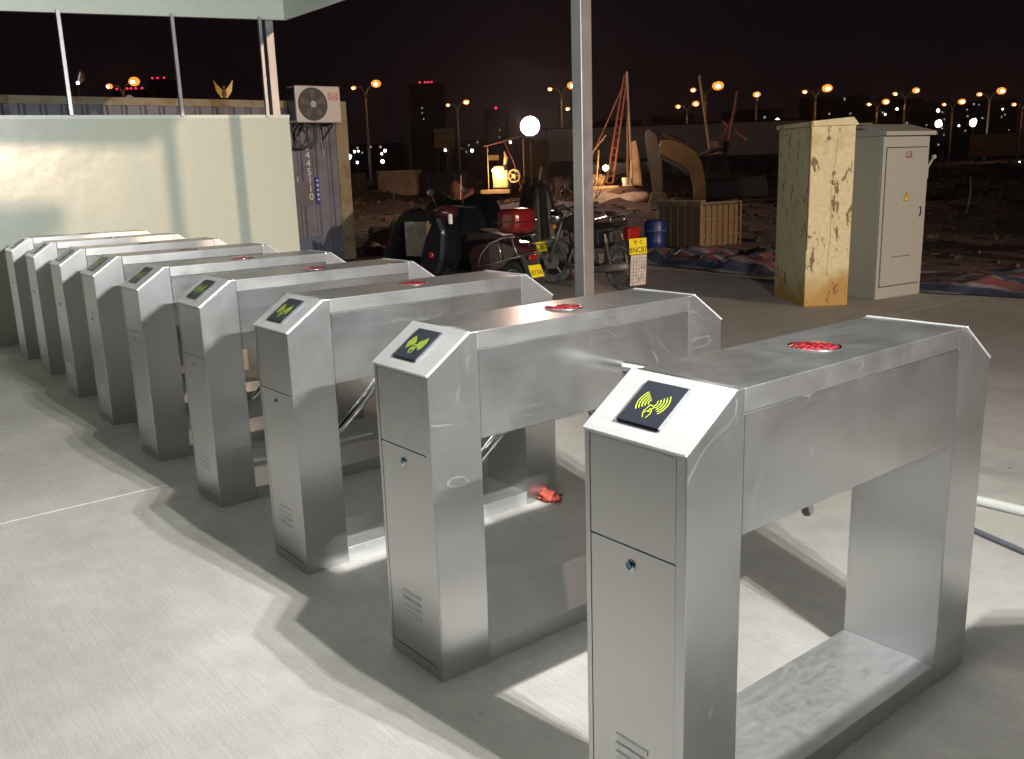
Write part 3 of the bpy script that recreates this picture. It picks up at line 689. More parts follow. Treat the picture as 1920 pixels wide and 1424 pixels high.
gc = thing('electrical_cabinet', 'grey metal electrical cabinet with yellow warning triangle and side lever', 'cabinet', (-3.652, 7.30, 0), math.atan2(0.716, 0.092) - PI / 2)
GW = 0.715
box('body', 'grey_paint', gc, -0.52, -0.02, 0, GW, 0.0, 1.63, 0.004)
box('plinth', 'grey_paint', gc, -0.02, 0.0, 0.0, GW, 0.0, 0.115, 0.002)
box('frame_side', 'grey_paint', gc, -0.02, 0.0, 0, 0.045, 0.1155, 1.59, 0.002)
box('frame_side', 'grey_paint', gc, -0.02, 0.0, GW - 0.03, GW, 0.1155, 1.59, 0.002)
box('frame_top', 'grey_paint', gc, -0.02, -0.0005, 0.0455, GW - 0.0305, 1.49, 1.59, 0.002)
box('frame_gap', 'dark_gap', gc, -0.021, -0.013, 0.044, GW - 0.029, 0.114, 1.492)
dr = box('door', 'grey_paint', gc, -0.013, 0.006, 0.058, GW - 0.036, 0.125, 1.482, 0.003)
for z in (0.33, 1.22): box('hinge', 'grey_paint', dr, 0.004, 0.016, 0.044, 0.060, z, z + 0.07, 0.002)
bm = bmesh.new(); prism(bm, [(-0.57, 1.60), (0.05, 1.60), (0.05, 1.64), (-0.26, 1.72), (-0.57, 1.64)], 'y', -0.03, GW + 0.03, 0.003); finish('canopy_roof', bm, 'grey_paint', gc)
bm = bmesh.new(); prism(bm, [(0.345, 0.965), (0.435, 0.965), (0.39, 1.058)], 'x', 0.0062, 0.0078); tri = finish('warning_triangle', bm, 'ink', dr)
bm = bmesh.new(); prism(bm, [(0.355, 0.970), (0.425, 0.970), (0.39, 1.045)], 'x', 0.0079, 0.0085); finish('triangle_face', bm, mat('warning_yellow', (0.75, 0.50, 0.03), 0.4), tri)
bm = bmesh.new(); prism(bm, [(0.393, 1.028), (0.380, 1.000), (0.390, 1.000), (0.386, 0.978), (0.401, 1.008), (0.391, 1.008)], 'x', 0.0086, 0.0091); finish('lightning_bolt', bm, 'ink', tri)
em = box('emblem', mat('emblem_brown', (0.14, 0.06, 0.05), 0.5), dr, 0.006, 0.0075, 0.345, 0.435, 1.385, 1.445)
text('emblem_mark', 'EC', 0.055, 'letter_white', em, frame((0, 1, 0), (0, 0, 1), (0.0078, 0.39, 1.415)), 0.0004)
for k in range(12):
    y_ = 0.205 + 0.026 * k; box('small_print', 'ink', dr, 0.0061, 0.0067, y_, y_ + (0.016 if k % 3 else 0.010), 0.405 + (0.004 if k % 2 else 0), 0.419)
bm = bmesh.new(); tube(bm, [(0.012, 0.622, 0.89), (0.014, 0.634, 0.84), (0.014, 0.612, 0.80)], 0.005, 6); tube(bm, [(0.012, 0.60, 0.885), (0.014, 0.64, 0.895)], 0.004, 6); finish('key_handle', bm, 'black', dr)
lv = box('lever_bracket', 'grey_paint', gc, -0.12, -0.03, GW, GW + 0.06, 1.17, 1.30, 0.004)
bm = bmesh.new(); tube(bm, [(-0.075, GW + 0.055, 1.23), (-0.06, GW + 0.16, 1.37)], 0.012, 8); blob(bm, (-0.058, GW + 0.17, 1.385), (0.026, 0.026, 0.026), 2); finish('lever', bm, 'hub_grey', gc, smooth=True)

# ------------------------------------------------------------------ motorcycle (front towards -X)
def spoked_wheel(parent, x, z, r, name='wheel', y=0.0, tyre='dusty_tyre', spokes=5, wr=0.042):
    w_ = thing_part(name, parent, (x, y, z))
    bm = bmesh.new(); torus(bm, (0, 0, 0), (0, 1, 0), r - wr, wr, 40, 10); finish('tyre', bm, tyre, w_, smooth=True)
    bm = bmesh.new(); torus(bm, (0, 0, 0), (0, 1, 0), r - wr * 2.1, 0.014, 36, 6, 1.8)
    disc(bm, (0, 0, 0), (0, 1, 0), 0.055, 0.09, 20); disc(bm, (0, -0.05, 0), (0, 1, 0), r * 0.36, 0.006, 28)
    for k in range(spokes):
        a = 2 * PI * k / spokes + 0.3; tube(bm, [(0.05 * math.cos(a), 0, 0.05 * math.sin(a)), ((r - wr * 2.2) * math.cos(a), 0, (r - wr * 2.2) * math.sin(a))], [0.020, 0.013], 6)
    finish('rim', bm, 'dusty_metal', w_, smooth=False)
    return w_
def thing_part(name, parent, loc):
    bm = bmesh.new(); disc(bm, (0, 0, 0), (0, 1, 0), 0.016, 0.14, 10); return finish(name, bm, 'iron', parent, loc=loc)
mc = thing('motorcycle', 'dusty black motorcycle with yellow plates and pale mudflap, parked behind the canopy post', 'motorcycle', (-6.78, 6.30, 0), R(-4))
spoked_wheel(mc, -0.60, 0.275, 0.275); spoked_wheel(mc, 0.60, 0.275, 0.275)
bm = bmesh.new()
for s in (-0.075, 0.075):
    tube(bm, [(-0.62, s, 0.27), (-0.52, s, 0.55), (-0.40, s, 0.86)], [0.024, 0.022, 0.018], 10)
tube(bm, [(-0.41, -0.09, 0.80), (-0.41, 0.09, 0.80)], 0.02, 8); finish('fork', bm, 'dusty_metal', mc, smooth=True)
bm = bmesh.new(); pts3 = []
for i in range(11):
    a = R(20 + 13 * i); pts3.append((-0.60 - 0.295 * math.cos(a + 0.2), 0, 0.262 + 0.295 * math.sin(a + 0.2)))
for (a, b) in zip(pts3, pts3[1:]):
    for s0, s1 in ((-0.06, 0.06),): bm.faces.new([bm.verts.new((a[0], s0, a[2])), bm.verts.new((b[0], s0, b[2])), bm.verts.new((b[0], s1, b[2])), bm.verts.new((a[0], s1, a[2]))])
bmesh.ops.remove_doubles(bm, verts=bm.verts, dist=0.001); bmesh.ops.solidify(bm, geom=bm.faces[:], thickness=0.006); finish('front_mudguard', bm, 'dusty_metal', mc, smooth=True)
fp = box('front_plate', 'yellow_plate', mc, -0.80, -0.52, -0.112, -0.108, 0.50, 0.625, 0.001); fp.rotation_euler = (0, R(-7), 0)
fp.location = (-0.05, 0, -0.03)
text('plate_number', '8NC87', 0.105, 'ink', fp, frame((1, 0, 0), (0, 0, 1), (-0.66, -0.1132, 0.562)), 0.0006, 0.95)
bm = bmesh.new(); tube(bm, [(-0.60, 0, 0.80), (-0.56, 0, 0.80), (-0.48, 0, 0.80), (-0.44, 0, 0.80)], [0.088, 0.092, 0.075, 0.03], 20); hl = finish('headlight', bm, 'chrome', mc, smooth=True)
bm = bmesh.new(); disc(bm, (-0.602, 0, 0.80), (1, 0, 0), 0.08, 0.012, 20); finish('lens', bm, mat('lens_glass', (0.35, 0.36, 0.36), 0.08, 0.4), hl)
bm = bmesh.new(); blob(bm, (-0.50, -0.045, 0.915), (0.045, 0.04, 0.035), 2); blob(bm, (-0.50, 0.045, 0.915), (0.045, 0.04, 0.035), 2); finish('instrument', bm, 'black', mc, smooth=True)
bm = bmesh.new(); tube(bm, [(-0.26, -0.33, 0.90), (-0.36, -0.22, 0.93), (-0.41, -0.06, 0.90), (-0.41, 0.06, 0.90), (-0.36, 0.22, 0.93), (-0.26, 0.33, 0.90)], 0.012, 8); hbz = finish('handlebar', bm, 'chrome', mc, smooth=True)
for s in (-1, 1):
    bm = bmesh.new(); tube(bm, [(-0.33, 0.25 * s, 0.925), (-0.24, 0.345 * s, 0.895)], 0.019, 8); finish('grip', bm, 'rubber', hbz)
    bm = bmesh.new(); tube(bm, [(-0.36, 0.21 * s, 0.93), (-0.37, 0.25 * s, 1.06)], 0.005, 6); blob(bm, (-0.37, 0.27 * s, 1.09), (0.012, 0.06, 0.04), 2); finish('mirror', bm, 'chrome', hbz, smooth=True)
    bm = bmesh.new(); blob(bm, (-0.53, 0.135 * s, 0.70), (0.035, 0.03, 0.03), 2); finish('indicator', bm, 'amber', mc, smooth=True)
bm = bmesh.new(); blob(bm, (-0.20, 0, 0.74), (0.23, 0.125, 0.115), 3, 0.1); finish('fuel_tank', bm, 'dusty_black', mc, smooth=True)
bm = bmesh.new(); prism(bm, [(-0.02, 0.66), (0.0, 0.76), (0.18, 0.735), (0.42, 0.77), (0.60, 0.79), (0.62, 0.75), (0.40, 0.68)], 'x', 0, 1)
bm.free(); bm = bmesh.new(); prism(bm, [(-0.02, 0.66), (0.0, 0.76), (0.18, 0.735), (0.42, 0.77), (0.60, 0.79), (0.62, 0.75), (0.40, 0.68)], 'y', -0.12, 0.12, 0.02); finish('seat', bm, 'seat', mc)
bm = bmesh.new()
for s in (-0.10, 0.10):
    tube(bm, [(-0.40, 0, 0.78), (-0.22, s * 0.6, 0.50), (-0.16, s, 0.28), (0.12, s, 0.25), (0.30, s, 0.32)], 0.016, 8); tube(bm, [(-0.36, 0, 0.74), (0.05, s, 0.66), (0.60, s, 0.70)], 0.015, 8); tube(bm, [(0.25, s, 0.66), (0.20, s, 0.28)], 0.015, 8); tube(bm, [(0.22, s, 0.28), (0.60, s, 0.262)], 0.018, 8)
finish('frame', bm, 'dusty_black', mc, smooth=True)
bm = bmesh.new(); blob(bm, (0.0, 0, 0.33), (0.17, 0.12, 0.11), 2, 0.15); tube(bm, [(-0.06, 0, 0.38), (-0.16, 0, 0.54)], 0.078, 12)
for k in range(6): tube(bm, [(-0.06 - 0.016 * k, 0, 0.39 + 0.026 * k), (-0.063 - 0.016 * k, 0, 0.394 + 0.026 * k)], 0.098, 14)
disc(bm, (0.02, -0.13, 0.33), (0, 1, 0), 0.085, 0.05, 20); finish('engine', bm, 'dusty_metal', mc)
for s in (-0.125, 0.125):
    bm = bmesh.new(); tube(bm, [(0.56, s, 0.30), (0.46, s, 0.64)], 0.014, 8)
    for k in range(11): t_ = k / 10; torus(bm, (0.55 - 0.075 * t_, s, 0.34 + 0.24 * t_), (-0.29, 0, 0.95), 0.026, 0.006, 14, 5)
    finish('shock_absorber', bm, 'dusty_metal', mc)
bm = bmesh.new(); tube(bm, [(-0.12, -0.12, 0.44), (-0.20, -0.13, 0.28), (0.0, -0.15, 0.20), (0.30, -0.16, 0.22), (0.45, -0.165, 0.25), (0.88, -0.17, 0.31)], [0.018, 0.018, 0.02, 0.026, 0.04, 0.036], 12); finish('exhaust', bm, 'dusty_metal', mc, smooth=True)
bm = bmesh.new(); prism(bm, [(0.10, 0.50), (0.16, 0.63), (0.34, 0.66), (0.36, 0.52), (0.22, 0.46)], 'y', -0.135, 0.135, 0.01); finish('side_cover', bm, 'dusty_black', mc)
bm = bmesh.new(); pts3 = [(0.60 + 0.31 * math.cos(R(a)), 0.262 + 0.31 * math.sin(R(a))) for a in (110, 90, 70, 50, 30, 15)]
for (a, b) in zip(pts3, pts3[1:]): bm.faces.new([bm.verts.new((a[0], -0.07, a[1])), bm.verts.new((b[0], -0.07, b[1])), bm.verts.new((b[0], 0.07, b[1])), bm.verts.new((a[0], 0.07, a[1]))])
bmesh.ops.remove_doubles(bm, verts=bm.verts, dist=0.001); bmesh.ops.solidify(bm, geom=bm.faces[:], thickness=0.008); finish('rear_mudguard', bm, 'dusty_metal', mc, smooth=True)
bm = bmesh.new()
for s in (-0.12, 0.12): tube(bm, [(0.30, s, 0.80), (0.60, s * 0.9, 0.855), (0.82, s * 0.6, 0.885)], 0.011, 8)
for x_, z_ in ((0.45, 0.83), (0.62, 0.858), (0.80, 0.882)): tube(bm, [(x_, -0.11, z_), (x_, 0.11, z_)], 0.008, 6)
tube(bm, [(0.55, 0.1, 0.845), (0.52, 0.1, 0.72)], 0.008, 6); tube(bm, [(0.55, -0.1, 0.845), (0.52, -0.1, 0.72)], 0.008, 6); finish('luggage_rack', bm, 'chrome', mc, smooth=True)
bm = bmesh.new(); bx(bm, 0.72, 0.82, -0.085, 0.085, 0.585, 0.725, 0.02, segs=2); finish('tail_light', bm, 'red_plastic', mc)
fl = box('mudflap', 'mudflap', mc, 0.872, 0.882, -0.12, 0.115, 0.10, 0.44, 0.003)
fl.rotation_euler = (0, R(3), 0); fl.location = (0, 0, 0.03)
bm = bmesh.new()
for k in range(1, 6): tube(bm, [(0.8845, -0.118 + 0.039 * k, 0.11), (0.8845, -0.118 + 0.039 * k, 0.43)], 0.0014, 4)
for k in range(1, 9): tube(bm, [(0.8845, -0.118, 0.10 + 0.038 * k), (0.8845, 0.113, 0.10 + 0.038 * k)], 0.0014, 4)
finish('moulded_grid', bm, 'dusty_black', fl)
bm = bmesh.new(); tube(bm, [(0.78, 0, 0.60), (0.84, 0, 0.54), (0.852, 0, 0.44)], 0.012, 6); finish('plate_bracket', bm, 'black', mc)
rp = box('rear_plate', 'yellow_plate', mc, 0.878, 0.882, -0.125, 0.135, 0.425, 0.60, 0.001); rp.rotation_euler = (0, R(-4), 0); rp.location = (0.035, 0, -0.055)
text('plate_number', '8NC87', 0.085, 'ink', rp, frame((0, 1, 0), (0, 0, 1), (0.8832, 0.005, 0.47)), 0.0006, 1.05)
text('plate_number', 'C', 0.06, 'ink', rp, frame((0, 1, 0), (0, 0, 1), (0.8832, 0.05, 0.555)), 0.0006)
text('plate_number', '粤', 0.05, 'ink', rp, frame((0, 1, 0), (0, 0, 1), (0.8832, -0.035, 0.555)), 0.0006)

S_ = Matrix.Translation((-0.44, 0, 0)) @ Matrix.Rotation(R(34), 4, 'Z') @ Matrix.Translation((0.44, 0, 0))
for ch in list(mc.children):
    n_ = ch.name.split('.')[0]
    if n_ in ('fork', 'front_mudguard', 'front_plate', 'headlight', 'instrument', 'handlebar', 'indicator') or (n_ == 'wheel' and ch.location.x < 0):
        ch.matrix_basis = S_ @ ch.matrix_basis

# ------------------------------------------------------------------ scooter
scr = thing('scooter', 'dark maroon scooter with glossy red top box and chrome rear rails', 'scooter', (-7.2, 4.93, 0), R(9))
for x_, r_ in ((-0.62, 0.21), (0.60, 0.21)):
    w_ = spoked_wheel(scr, x_, r_, r_, tyre='rubber', spokes=3, wr=0.045)
bm = bmesh.new(); prism(bm, [(-0.62, 0.20), (-0.46, 0.22), (-0.36, 0.42), (-0.32, 0.72), (-0.40, 0.90), (-0.50, 0.88), (-0.60, 0.60), (-0.76, 0.40)], 'y', -0.17, 0.17, 0.03); finish('leg_shield', bm, 'navy', scr)
bm = bmesh.new(); blob(bm, (-0.62, 0, 0.44), (0.22, 0.10, 0.07), 2); finish('front_mudguard', bm, 'navy', scr, smooth=True)
bm = bmesh.new(); blob(bm, (-0.535, -0.165, 0.455), (0.045, 0.035, 0.042), 2); finish('side_reflector', bm, 'red_plastic', scr, smooth=True)
bm = bmesh.new(); blob(bm, (-0.42, 0, 0.94), (0.13, 0.16, 0.085), 3, 0.15); finish('headlamp_cowl', bm, 'maroon', scr, smooth=True)
bm = bmesh.new(); tube(bm, [(-0.27, -0.32, 0.97), (-0.38, -0.15, 1.0), (-0.38, 0.15, 1.0), (-0.27, 0.32, 0.97)], 0.014, 8)
for s in (-1, 1): tube(bm, [(-0.36, 0.2 * s, 1.0), (-0.38, 0.26 * s, 1.14)], 0.006, 6); blob(bm, (-0.38, 0.28 * s, 1.17), (0.014, 0.06, 0.045), 2)
finish('handlebar', bm, 'black', scr, smooth=True)
box('white_tag', 'letter_white', scr, -0.17, -0.14, -0.22, -0.18, 0.82, 0.93, 0.002)
bm = bmesh.new(); prism(bm, [(-0.40, 0.20), (0.15, 0.17), (0.15, 0.24), (-0.40, 0.27)], 'y', -0.15, 0.15, 0.015); finish('floorboard', bm, 'black', scr)
bm = bmesh.new(); prism(bm, [(0.08, 0.22), (0.02, 0.52), (0.14, 0.62), (0.50, 0.64), (0.80, 0.62), (0.88, 0.54), (0.55, 0.40), (0.40, 0.28)], 'y', -0.155, 0.155, 0.045); finish('rear_body', bm, 'maroon', scr)
bm = bmesh.new(); prism(bm, [(0.0, 0.62), (0.04, 0.74), (0.20, 0.76), (0.42, 0.72), (0.60, 0.70), (0.62, 0.64)], 'y', -0.14, 0.14, 0.03); finish('seat', bm, 'seat', scr)
bm = bmesh.new()
for s in (-0.165, 0.165):
    tube(bm, [(0.22, s, 0.36), (0.28, s, 0.50), (0.42, s, 0.62), (0.60, s, 0.68), (0.78, s, 0.70)], 0.012, 8); tube(bm, [(0.22, s, 0.36), (0.50, s, 0.41), (0.86, s, 0.50)], 0.012, 8); tube(bm, [(0.54, s, 0.66), (0.58, s, 0.43)], 0.010, 8); tube(bm, [(0.72, s, 0.70), (0.82, s, 0.49)], 0.010, 8)
finish('chrome_rails', bm, 'chrome', scr, smooth=True)
bm = bmesh.new(); bx(bm, -0.155, 0.155, -0.175, 0.175, -0.14, 0.125, 0.075, segs=4)
tb = finish('top_box', bm, 'red_box', scr, smooth=True, loc=(0.66, 0, 0.86))
bm = bmesh.new(); bx(bm, -0.158, 0.158, -0.178, 0.178, -0.02, -0.005, 0.004); finish('box_seam', bm, 'maroon', tb)
bm = bmesh.new(); bx(bm, 0.86, 0.90, -0.06, 0.06, 0.44, 0.50, 0.01); finish('tail_light', bm, 'red_plastic', scr)
bm = bmesh.new(); prism(bm, [(0.76, 0.50), (0.80, 0.52), (0.98, 0.18), (0.94, 0.16)], 'y', -0.10, 0.10, 0.005); finish('mudguard_extension', bm, 'dusty_black', scr)
sp_ = box('rear_plate', 'yellow_plate', scr, 0, 0.003, -0.10, 0.10, -0.07, 0.07, 0.001); sp_.location = (0.925, 0, 0.325); sp_.rotation_euler = (0, R(-24), 0)
text('plate_number', '8YX6', 0.075, 'ink', sp_, frame((0, 1, 0), (0, 0, 1), (0.0045, 0, -0.018)), 0.0006, 1.0)
bm = bmesh.new(); tube(bm, [(0.30, 0.17, 0.25), (0.75, 0.18, 0.30)], [0.03, 0.045], 12); finish('exhaust', bm, 'dusty_metal', scr, smooth=True)
bm = bmesh.new(); tube(bm, [(0.0, -0.12, 0.18), (0.02, -0.30, 0.012)], 0.011, 6); finish('kickstand', bm, 'iron', scr)

# ------------------------------------------------------------------ covered vehicle, carton, wrapped bundle, drum, tanks
def drape(name, label, cat, loc, size, h, seed, m_='cover_black', rotz=0.0, humps=((0, 0, 1),)):
    bm = bmesh.new(); n = 34; gv = []
    for i in range(n + 1):
        row = []
        for j in range(n + 1):
            u, v = i / n * 2 - 1, j / n * 2 - 1; r = max(abs(u), abs(v)) ** 1.0; rr = math.hypot(u, v)
            z = 0
            for hx, hy, hh in humps:
                z = max(z, hh * math.exp(-((u - hx) / 0.55) ** 6 - ((v - hy) / 0.6) ** 6))
            fold = 0.10 * noise.noise(Vector((u * 3.2, v * 3.2, seed))) + 0.05 * abs(noise.noise(Vector((u * 9, v * 9, seed + 4))))
            z = max(0.004, h * (z + fold * (0.4 + z)))
            k = 1 - 0.22 * math.exp(-(rr - 1) ** 2 * 3) * noise.noise(Vector((math.atan2(v, u) * 3, seed, 1)))
            row.append(bm.verts.new((u * size[0] * k, v * size[1] * k, z)))
        gv.append(row)
    for i in range(n):
        for j in range(n): bm.faces.new([gv[i][j], gv[i + 1][j], gv[i + 1][j + 1], gv[i][j + 1]])
    bmesh.ops.solidify(bm, geom=bm.faces[:], thickness=0.004)
    return tag(finish(name, bm, m_, loc=loc, rot=(0, 0, rotz), smooth=True), label, cat)
drape('covered_motorcycle', 'motorcycle hidden under a black sheet, between the container and the scooter', 'covered vehicle', (-10.0, 6.6, 0), (1.25, 0.75), 0.98, 2, humps=((-0.22, 0, 0.86), (0.15, 0, 1.0)), rotz=R(28))
drape('wrapped_bundle', 'tall bundle wrapped in black sheeting behind the motorcycle headlight', 'bundle', (-11.05, 9.15, 0), (0.46, 0.50), 1.12, 7, humps=((0, 0, 1),))
cb = thing('cardboard_carton', 'open cardboard carton with pale grey board side, left of the scooter', 'box', (-10.72, 6.98, 0), R(36))
cb.location = (-9.55, 5.85, 0.24)
box('grey_side', 'board_grey', cb, -0.012, 0, -0.02, 0.40, 0.0, 0.48, 0.002, rot=(0, 0, R(68)))
box('carton_body', 'carton', cb, 0.03, 0.22, 0.01, 0.22, 0.0, 0.45, 0.003)
box('carton_flap', 'carton', cb, 0.018, 0.028, 0.0, 0.05, 0.0, 0.49, 0.001)
box('support_block', 'iron', cb, -0.1, 0.24, -0.02, 0.25, -0.22, -0.002, 0.01)
dm = thing('blue_drum', 'blue plastic drum with a pale band, behind the motorcycle tail', 'drum', (-8.95, 9.85, 0))
bm = bmesh.new(); lathe(bm, [(0.16, 0), (0.175, 0.02), (0.18, 0.15), (0.184, 0.17), (0.18, 0.19), (0.18, 0.33), (0.184, 0.35), (0.18, 0.37), (0.178, 0.48), (0.165, 0.50)], 28); bmesh.ops.scale(bm, vec=(1.0, 1.0, 1.06), verts=bm.verts); finish('body', bm, 'blue_drum', dm, smooth=True)
bm = bmesh.new(); torus(bm, (0, 0, 0.365), (0, 0, 1), 0.183, 0.006, 32, 6); finish('band', bm, 'blue_ring', dm, smooth=True)
def caged_tank(loc, rz, label):
    t = thing('caged_tank', label, 'tank', loc, rz, 'caged liquid tanks beyond the tarpaulin')
    a, b, h = 1.0, 0.98, 0.76
    box('bladder', 'tank', t, -a + 0.03, -0.03, 0.03, b - 0.03, 0.05, h - 0.03, 0.02)
    box('pallet', 'iron', t, -a, 0, 0, b, 0.0, 0.05, 0.005)
    for k in range(8):
        y_ = 0.01 + (b - 0.02) * k / 7; rod('cage_bar', 'cage', t, [(-0.006, y_, 0.05), (-0.006, y_, h)], 0.008 if k not in (0, 7) else 0.016, 6)
    for k in range(7):
        x_ = -0.02 - (a - 0.03) * k / 6; rod('cage_bar', 'cage', t, [(x_, 0.004, 0.05), (x_, 0.004, h)], 0.008 if k < 6 else 0.016, 6)
    for z_ in (0.24, 0.50, h):
        bm = bmesh.new(); tube(bm, [(-a, 0.002, z_), (-0.002, 0.002, z_), (-0.002, b, z_)], 0.010 if z_ < h else 0.013, 6); finish('cage_rail', bm, 'cage', t)
    return t
caged_tank((-8.49, 10.42, 0), R(-3), 'weathered brown tank in a steel bar cage behind the striped tarpaulin')

def tarp(loc, size, seed, label, rotz, h=0.2):
    bm = bmesh.new(); uv = bm.loops.layers.uv.new('UVMap'); nx, ny = 64, 44; gv = []
    for i in range(nx + 1):
        row = []
        for j in range(ny + 1):
            u, v = i / nx, j / ny; p = Vector((u * size[0] * 1.6, v * size[1] * 1.6, seed))
            edge = min(1, min(u, 1 - u, v, 1 - v) * 7)
            z = 0.012 + edge * h * (0.35 + 0.9 * abs(noise.fractal(p * 0.9, 1.0, 2.0, 4)) + 0.35 * abs(noise.noise(p * 4)))
            ou = 0.20 * noise.noise(p * 1.2 + Vector((5, 0, 0))); ov = 0.22 * noise.noise(p * 1.2 + Vector((0, 9, 0)))
            row.append(bm.verts.new(((u - 0.5) * size[0] + ou, (v - 0.5) * size[1] + ov, z)))
        gv.append(row)
    for i in range(nx):
        for j in range(ny):
            f = bm.faces.new([gv[i][j], gv[i + 1][j], gv[i + 1][j + 1], gv[i][j + 1]])
            for lp, (a, b) in zip(f.loops, ((i, j), (i + 1, j), (i + 1, j + 1), (i, j + 1))):
                lp[uv].uv = (a / nx, b / ny + 0.10 * noise.noise(Vector((a / nx * 4, b / ny * 3, seed + 2))))
    return tag(finish('striped_tarpaulin', bm, 'tarp', loc=loc, rot=(0, 0, rotz), smooth=True), label, 'tarpaulin', 'striped tarpaulins on the concrete')
tarp((-6.95, 9.2, 0), (3.1, 1.7), 1.5, 'crumpled red, white and blue striped tarpaulin between the motorcycle and the peeling cabinet', R(-6), 0.22)
tarp((-2.5, 9.25, 0), (3.3, 1.7), 6.5, 'crumpled red, white and blue striped tarpaulin right of the grey electrical cabinet', R(20), 0.14)

ty = thing('cargo_tricycle', 'dark cargo tricycle parked in the shade at the right edge', 'tricycle', (-3.05, 12.6, 0), R(38))
for x_, y_ in ((-0.75, 0), (0.55, -0.42), (0.55, 0.42)): spoked_wheel(ty, x_, 0.25, 0.25, y=y_, tyre='dusty_tyre', spokes=8, wr=0.03)
box('cargo_bed', 'navy', ty, 0.0, 1.1, -0.36, 0.36, 0.36, 0.62, 0.01)
bm = bmesh.new(); tube(bm, [(-0.75, 0, 0.25), (-0.62, 0, 0.78)], 0.02, 8); tube(bm, [(-0.66, 0, 0.55), (0.1, 0, 0.36)], 0.025, 8); tube(bm, [(-0.58, -0.28, 0.82), (-0.62, 0, 0.78), (-0.58, 0.28, 0.82)], 0.012, 8); finish('frame', bm, 'iron', ty, smooth=True)
bm = bmesh.new(); blob(bm, (-0.22, 0, 0.60), (0.20, 0.12, 0.06), 2); finish('saddle', bm, 'seat', ty, smooth=True)

# pipe and cable lying at right
tag(rod('white_pipe', 'white_pipe', None, [(-0.62, 2.42, 0.02), (-0.2, 2.44, 0.02), (0.9, 2.50, 0.02), (2.6, 2.6, 0.02)], 0.02, 12), 'white plastic pipe lying on the concrete at the right edge', 'pipe')
bm = bmesh.new(); pts3 = []
for i in range(30):
    t_ = i / 29; pts3.append((-0.60 + 2.6 * t_, 2.26 - 0.62 * math.sin(t_ * 1.7) + 0.10 * t_ * t_ * 4, 0.012))
tube(bm, pts3, 0.011, 8); tag(finish('power_cable', bm, 'grey_cable', smooth=True), 'grey power cable curving over the concrete behind the nearest turnstile', 'cable')

# ------------------------------------------------------------------ site equipment
def lamp_here(parent, loc, power, col, size=0.1):
    d = bpy.data.lights.new('bulb_light', 'POINT'); d.energy = power; d.color = col; d.shadow_soft_size = size
    o = bpy.data.objects.new('bulb_light', d); C.objects.link(o); o.parent = parent; o.location = loc
    return o
RX, RY = -22.3, 22.5
rig = thing('drilling_rig', 'tripod drilling rig with a red ladder mast and a bare bulb, lit orange', 'drilling rig', (RX, RY, 0.35), R(38))
# local x = to the right in view, local y = away
bm = bmesh.new()
for s in (-0.11, 0.11): tube(bm, [(-0.28 + s, -0.1, 0.45), (0.30 + s * 0.5, 0, 4.1)], 0.035, 6)
for k in range(16):
    t_ = k / 15; cxx = -0.28 + 0.58 * t_; tube(bm, [(cxx - 0.11 + 0.055 * t_, -0.1 + 0.1 * t_, 0.45 + 3.65 * t_), (cxx + 0.11 - 0.055 * t_, -0.1 + 0.1 * t_, 0.45 + 3.65 * t_)], 0.018, 5)
finish('ladder_mast', bm, 'rig_red', rig)
rod('tripod_leg', 'rig_red', rig, [(-1.25, 0.6, 0.9), (0.28, 0.05, 3.9)], 0.03, 6)
rod('tripod_leg', 'rig_pole', rig, [(0.25, 0.9, 0.3), (0.33, 0.02, 4.15)], 0.045, 6)
rod('tripod_leg', 'rig_pole', rig, [(0.55, -0.3, 0.3), (0.34, 0.0, 4.2)], 0.04, 6)
rod('prop', 'rig_pole', rig, [(-0.70, -0.5, 0.4), (-0.62, -0.4, 1.5), (-0.62, -0.4, 1.6)], 0.03, 6)
rod('prop', 'rig_pole', rig, [(-1.0, -0.3, 1.35), (-0.35, -0.45, 2.1)], 0.02, 6)
bm = bmesh.new(); bx(bm, -1.05, 0.65, -0.9, -0.65, 0.10, 0.34, 0.02, mx=Matrix.Rotation(R(-4), 4, 'Y')); finish('skid_beam', bm, 'plank', rig)
bm = bmesh.new(); bx(bm, -0.9, 0.5, -0.55, 0.5, 0.28, 0.36, 0.01); finish('deck', bm, 'plank', rig)
bm = bmesh.new(); blob(bm, (-0.9, -0.2, 0.5), (0.2, 0.2, 0.28), 2, 0.3); blob(bm, (-0.6, 0.1, 0.55), (0.16, 0.2, 0.25), 2, 0.3, 4); finish('winch', bm, 'engine', rig)
bm = bmesh.new(); prism(bm, [(0.35, 0.35), (0.85, 0.3), (0.72, 1.4), (0.62, 1.9), (0.45, 1.85), (0.40, 1.0)], 'y', 0.3, 0.36, 0.01); finish('hanging_sheet', bm, 'rig_pole', rig)
bm = bmesh.new(); lathe(bm, [(0.10, 0.36), (0.14, 0.62), (0.145, 0.63)], 14, (0.33, -0.45, 0)); finish('bucket', bm, 'letter_white', rig)
bm = bmesh.new(); blob(bm, (-0.33, -0.75, 0.98), (0.10, 0.10, 0.10), 2); finish('bare_bulb', bm, 'bulb_warm', rig, smooth=True)
lamp_here(rig, (-0.33, -0.98, 0.98), 90, (1.0, 0.42, 0.12), 0.1)

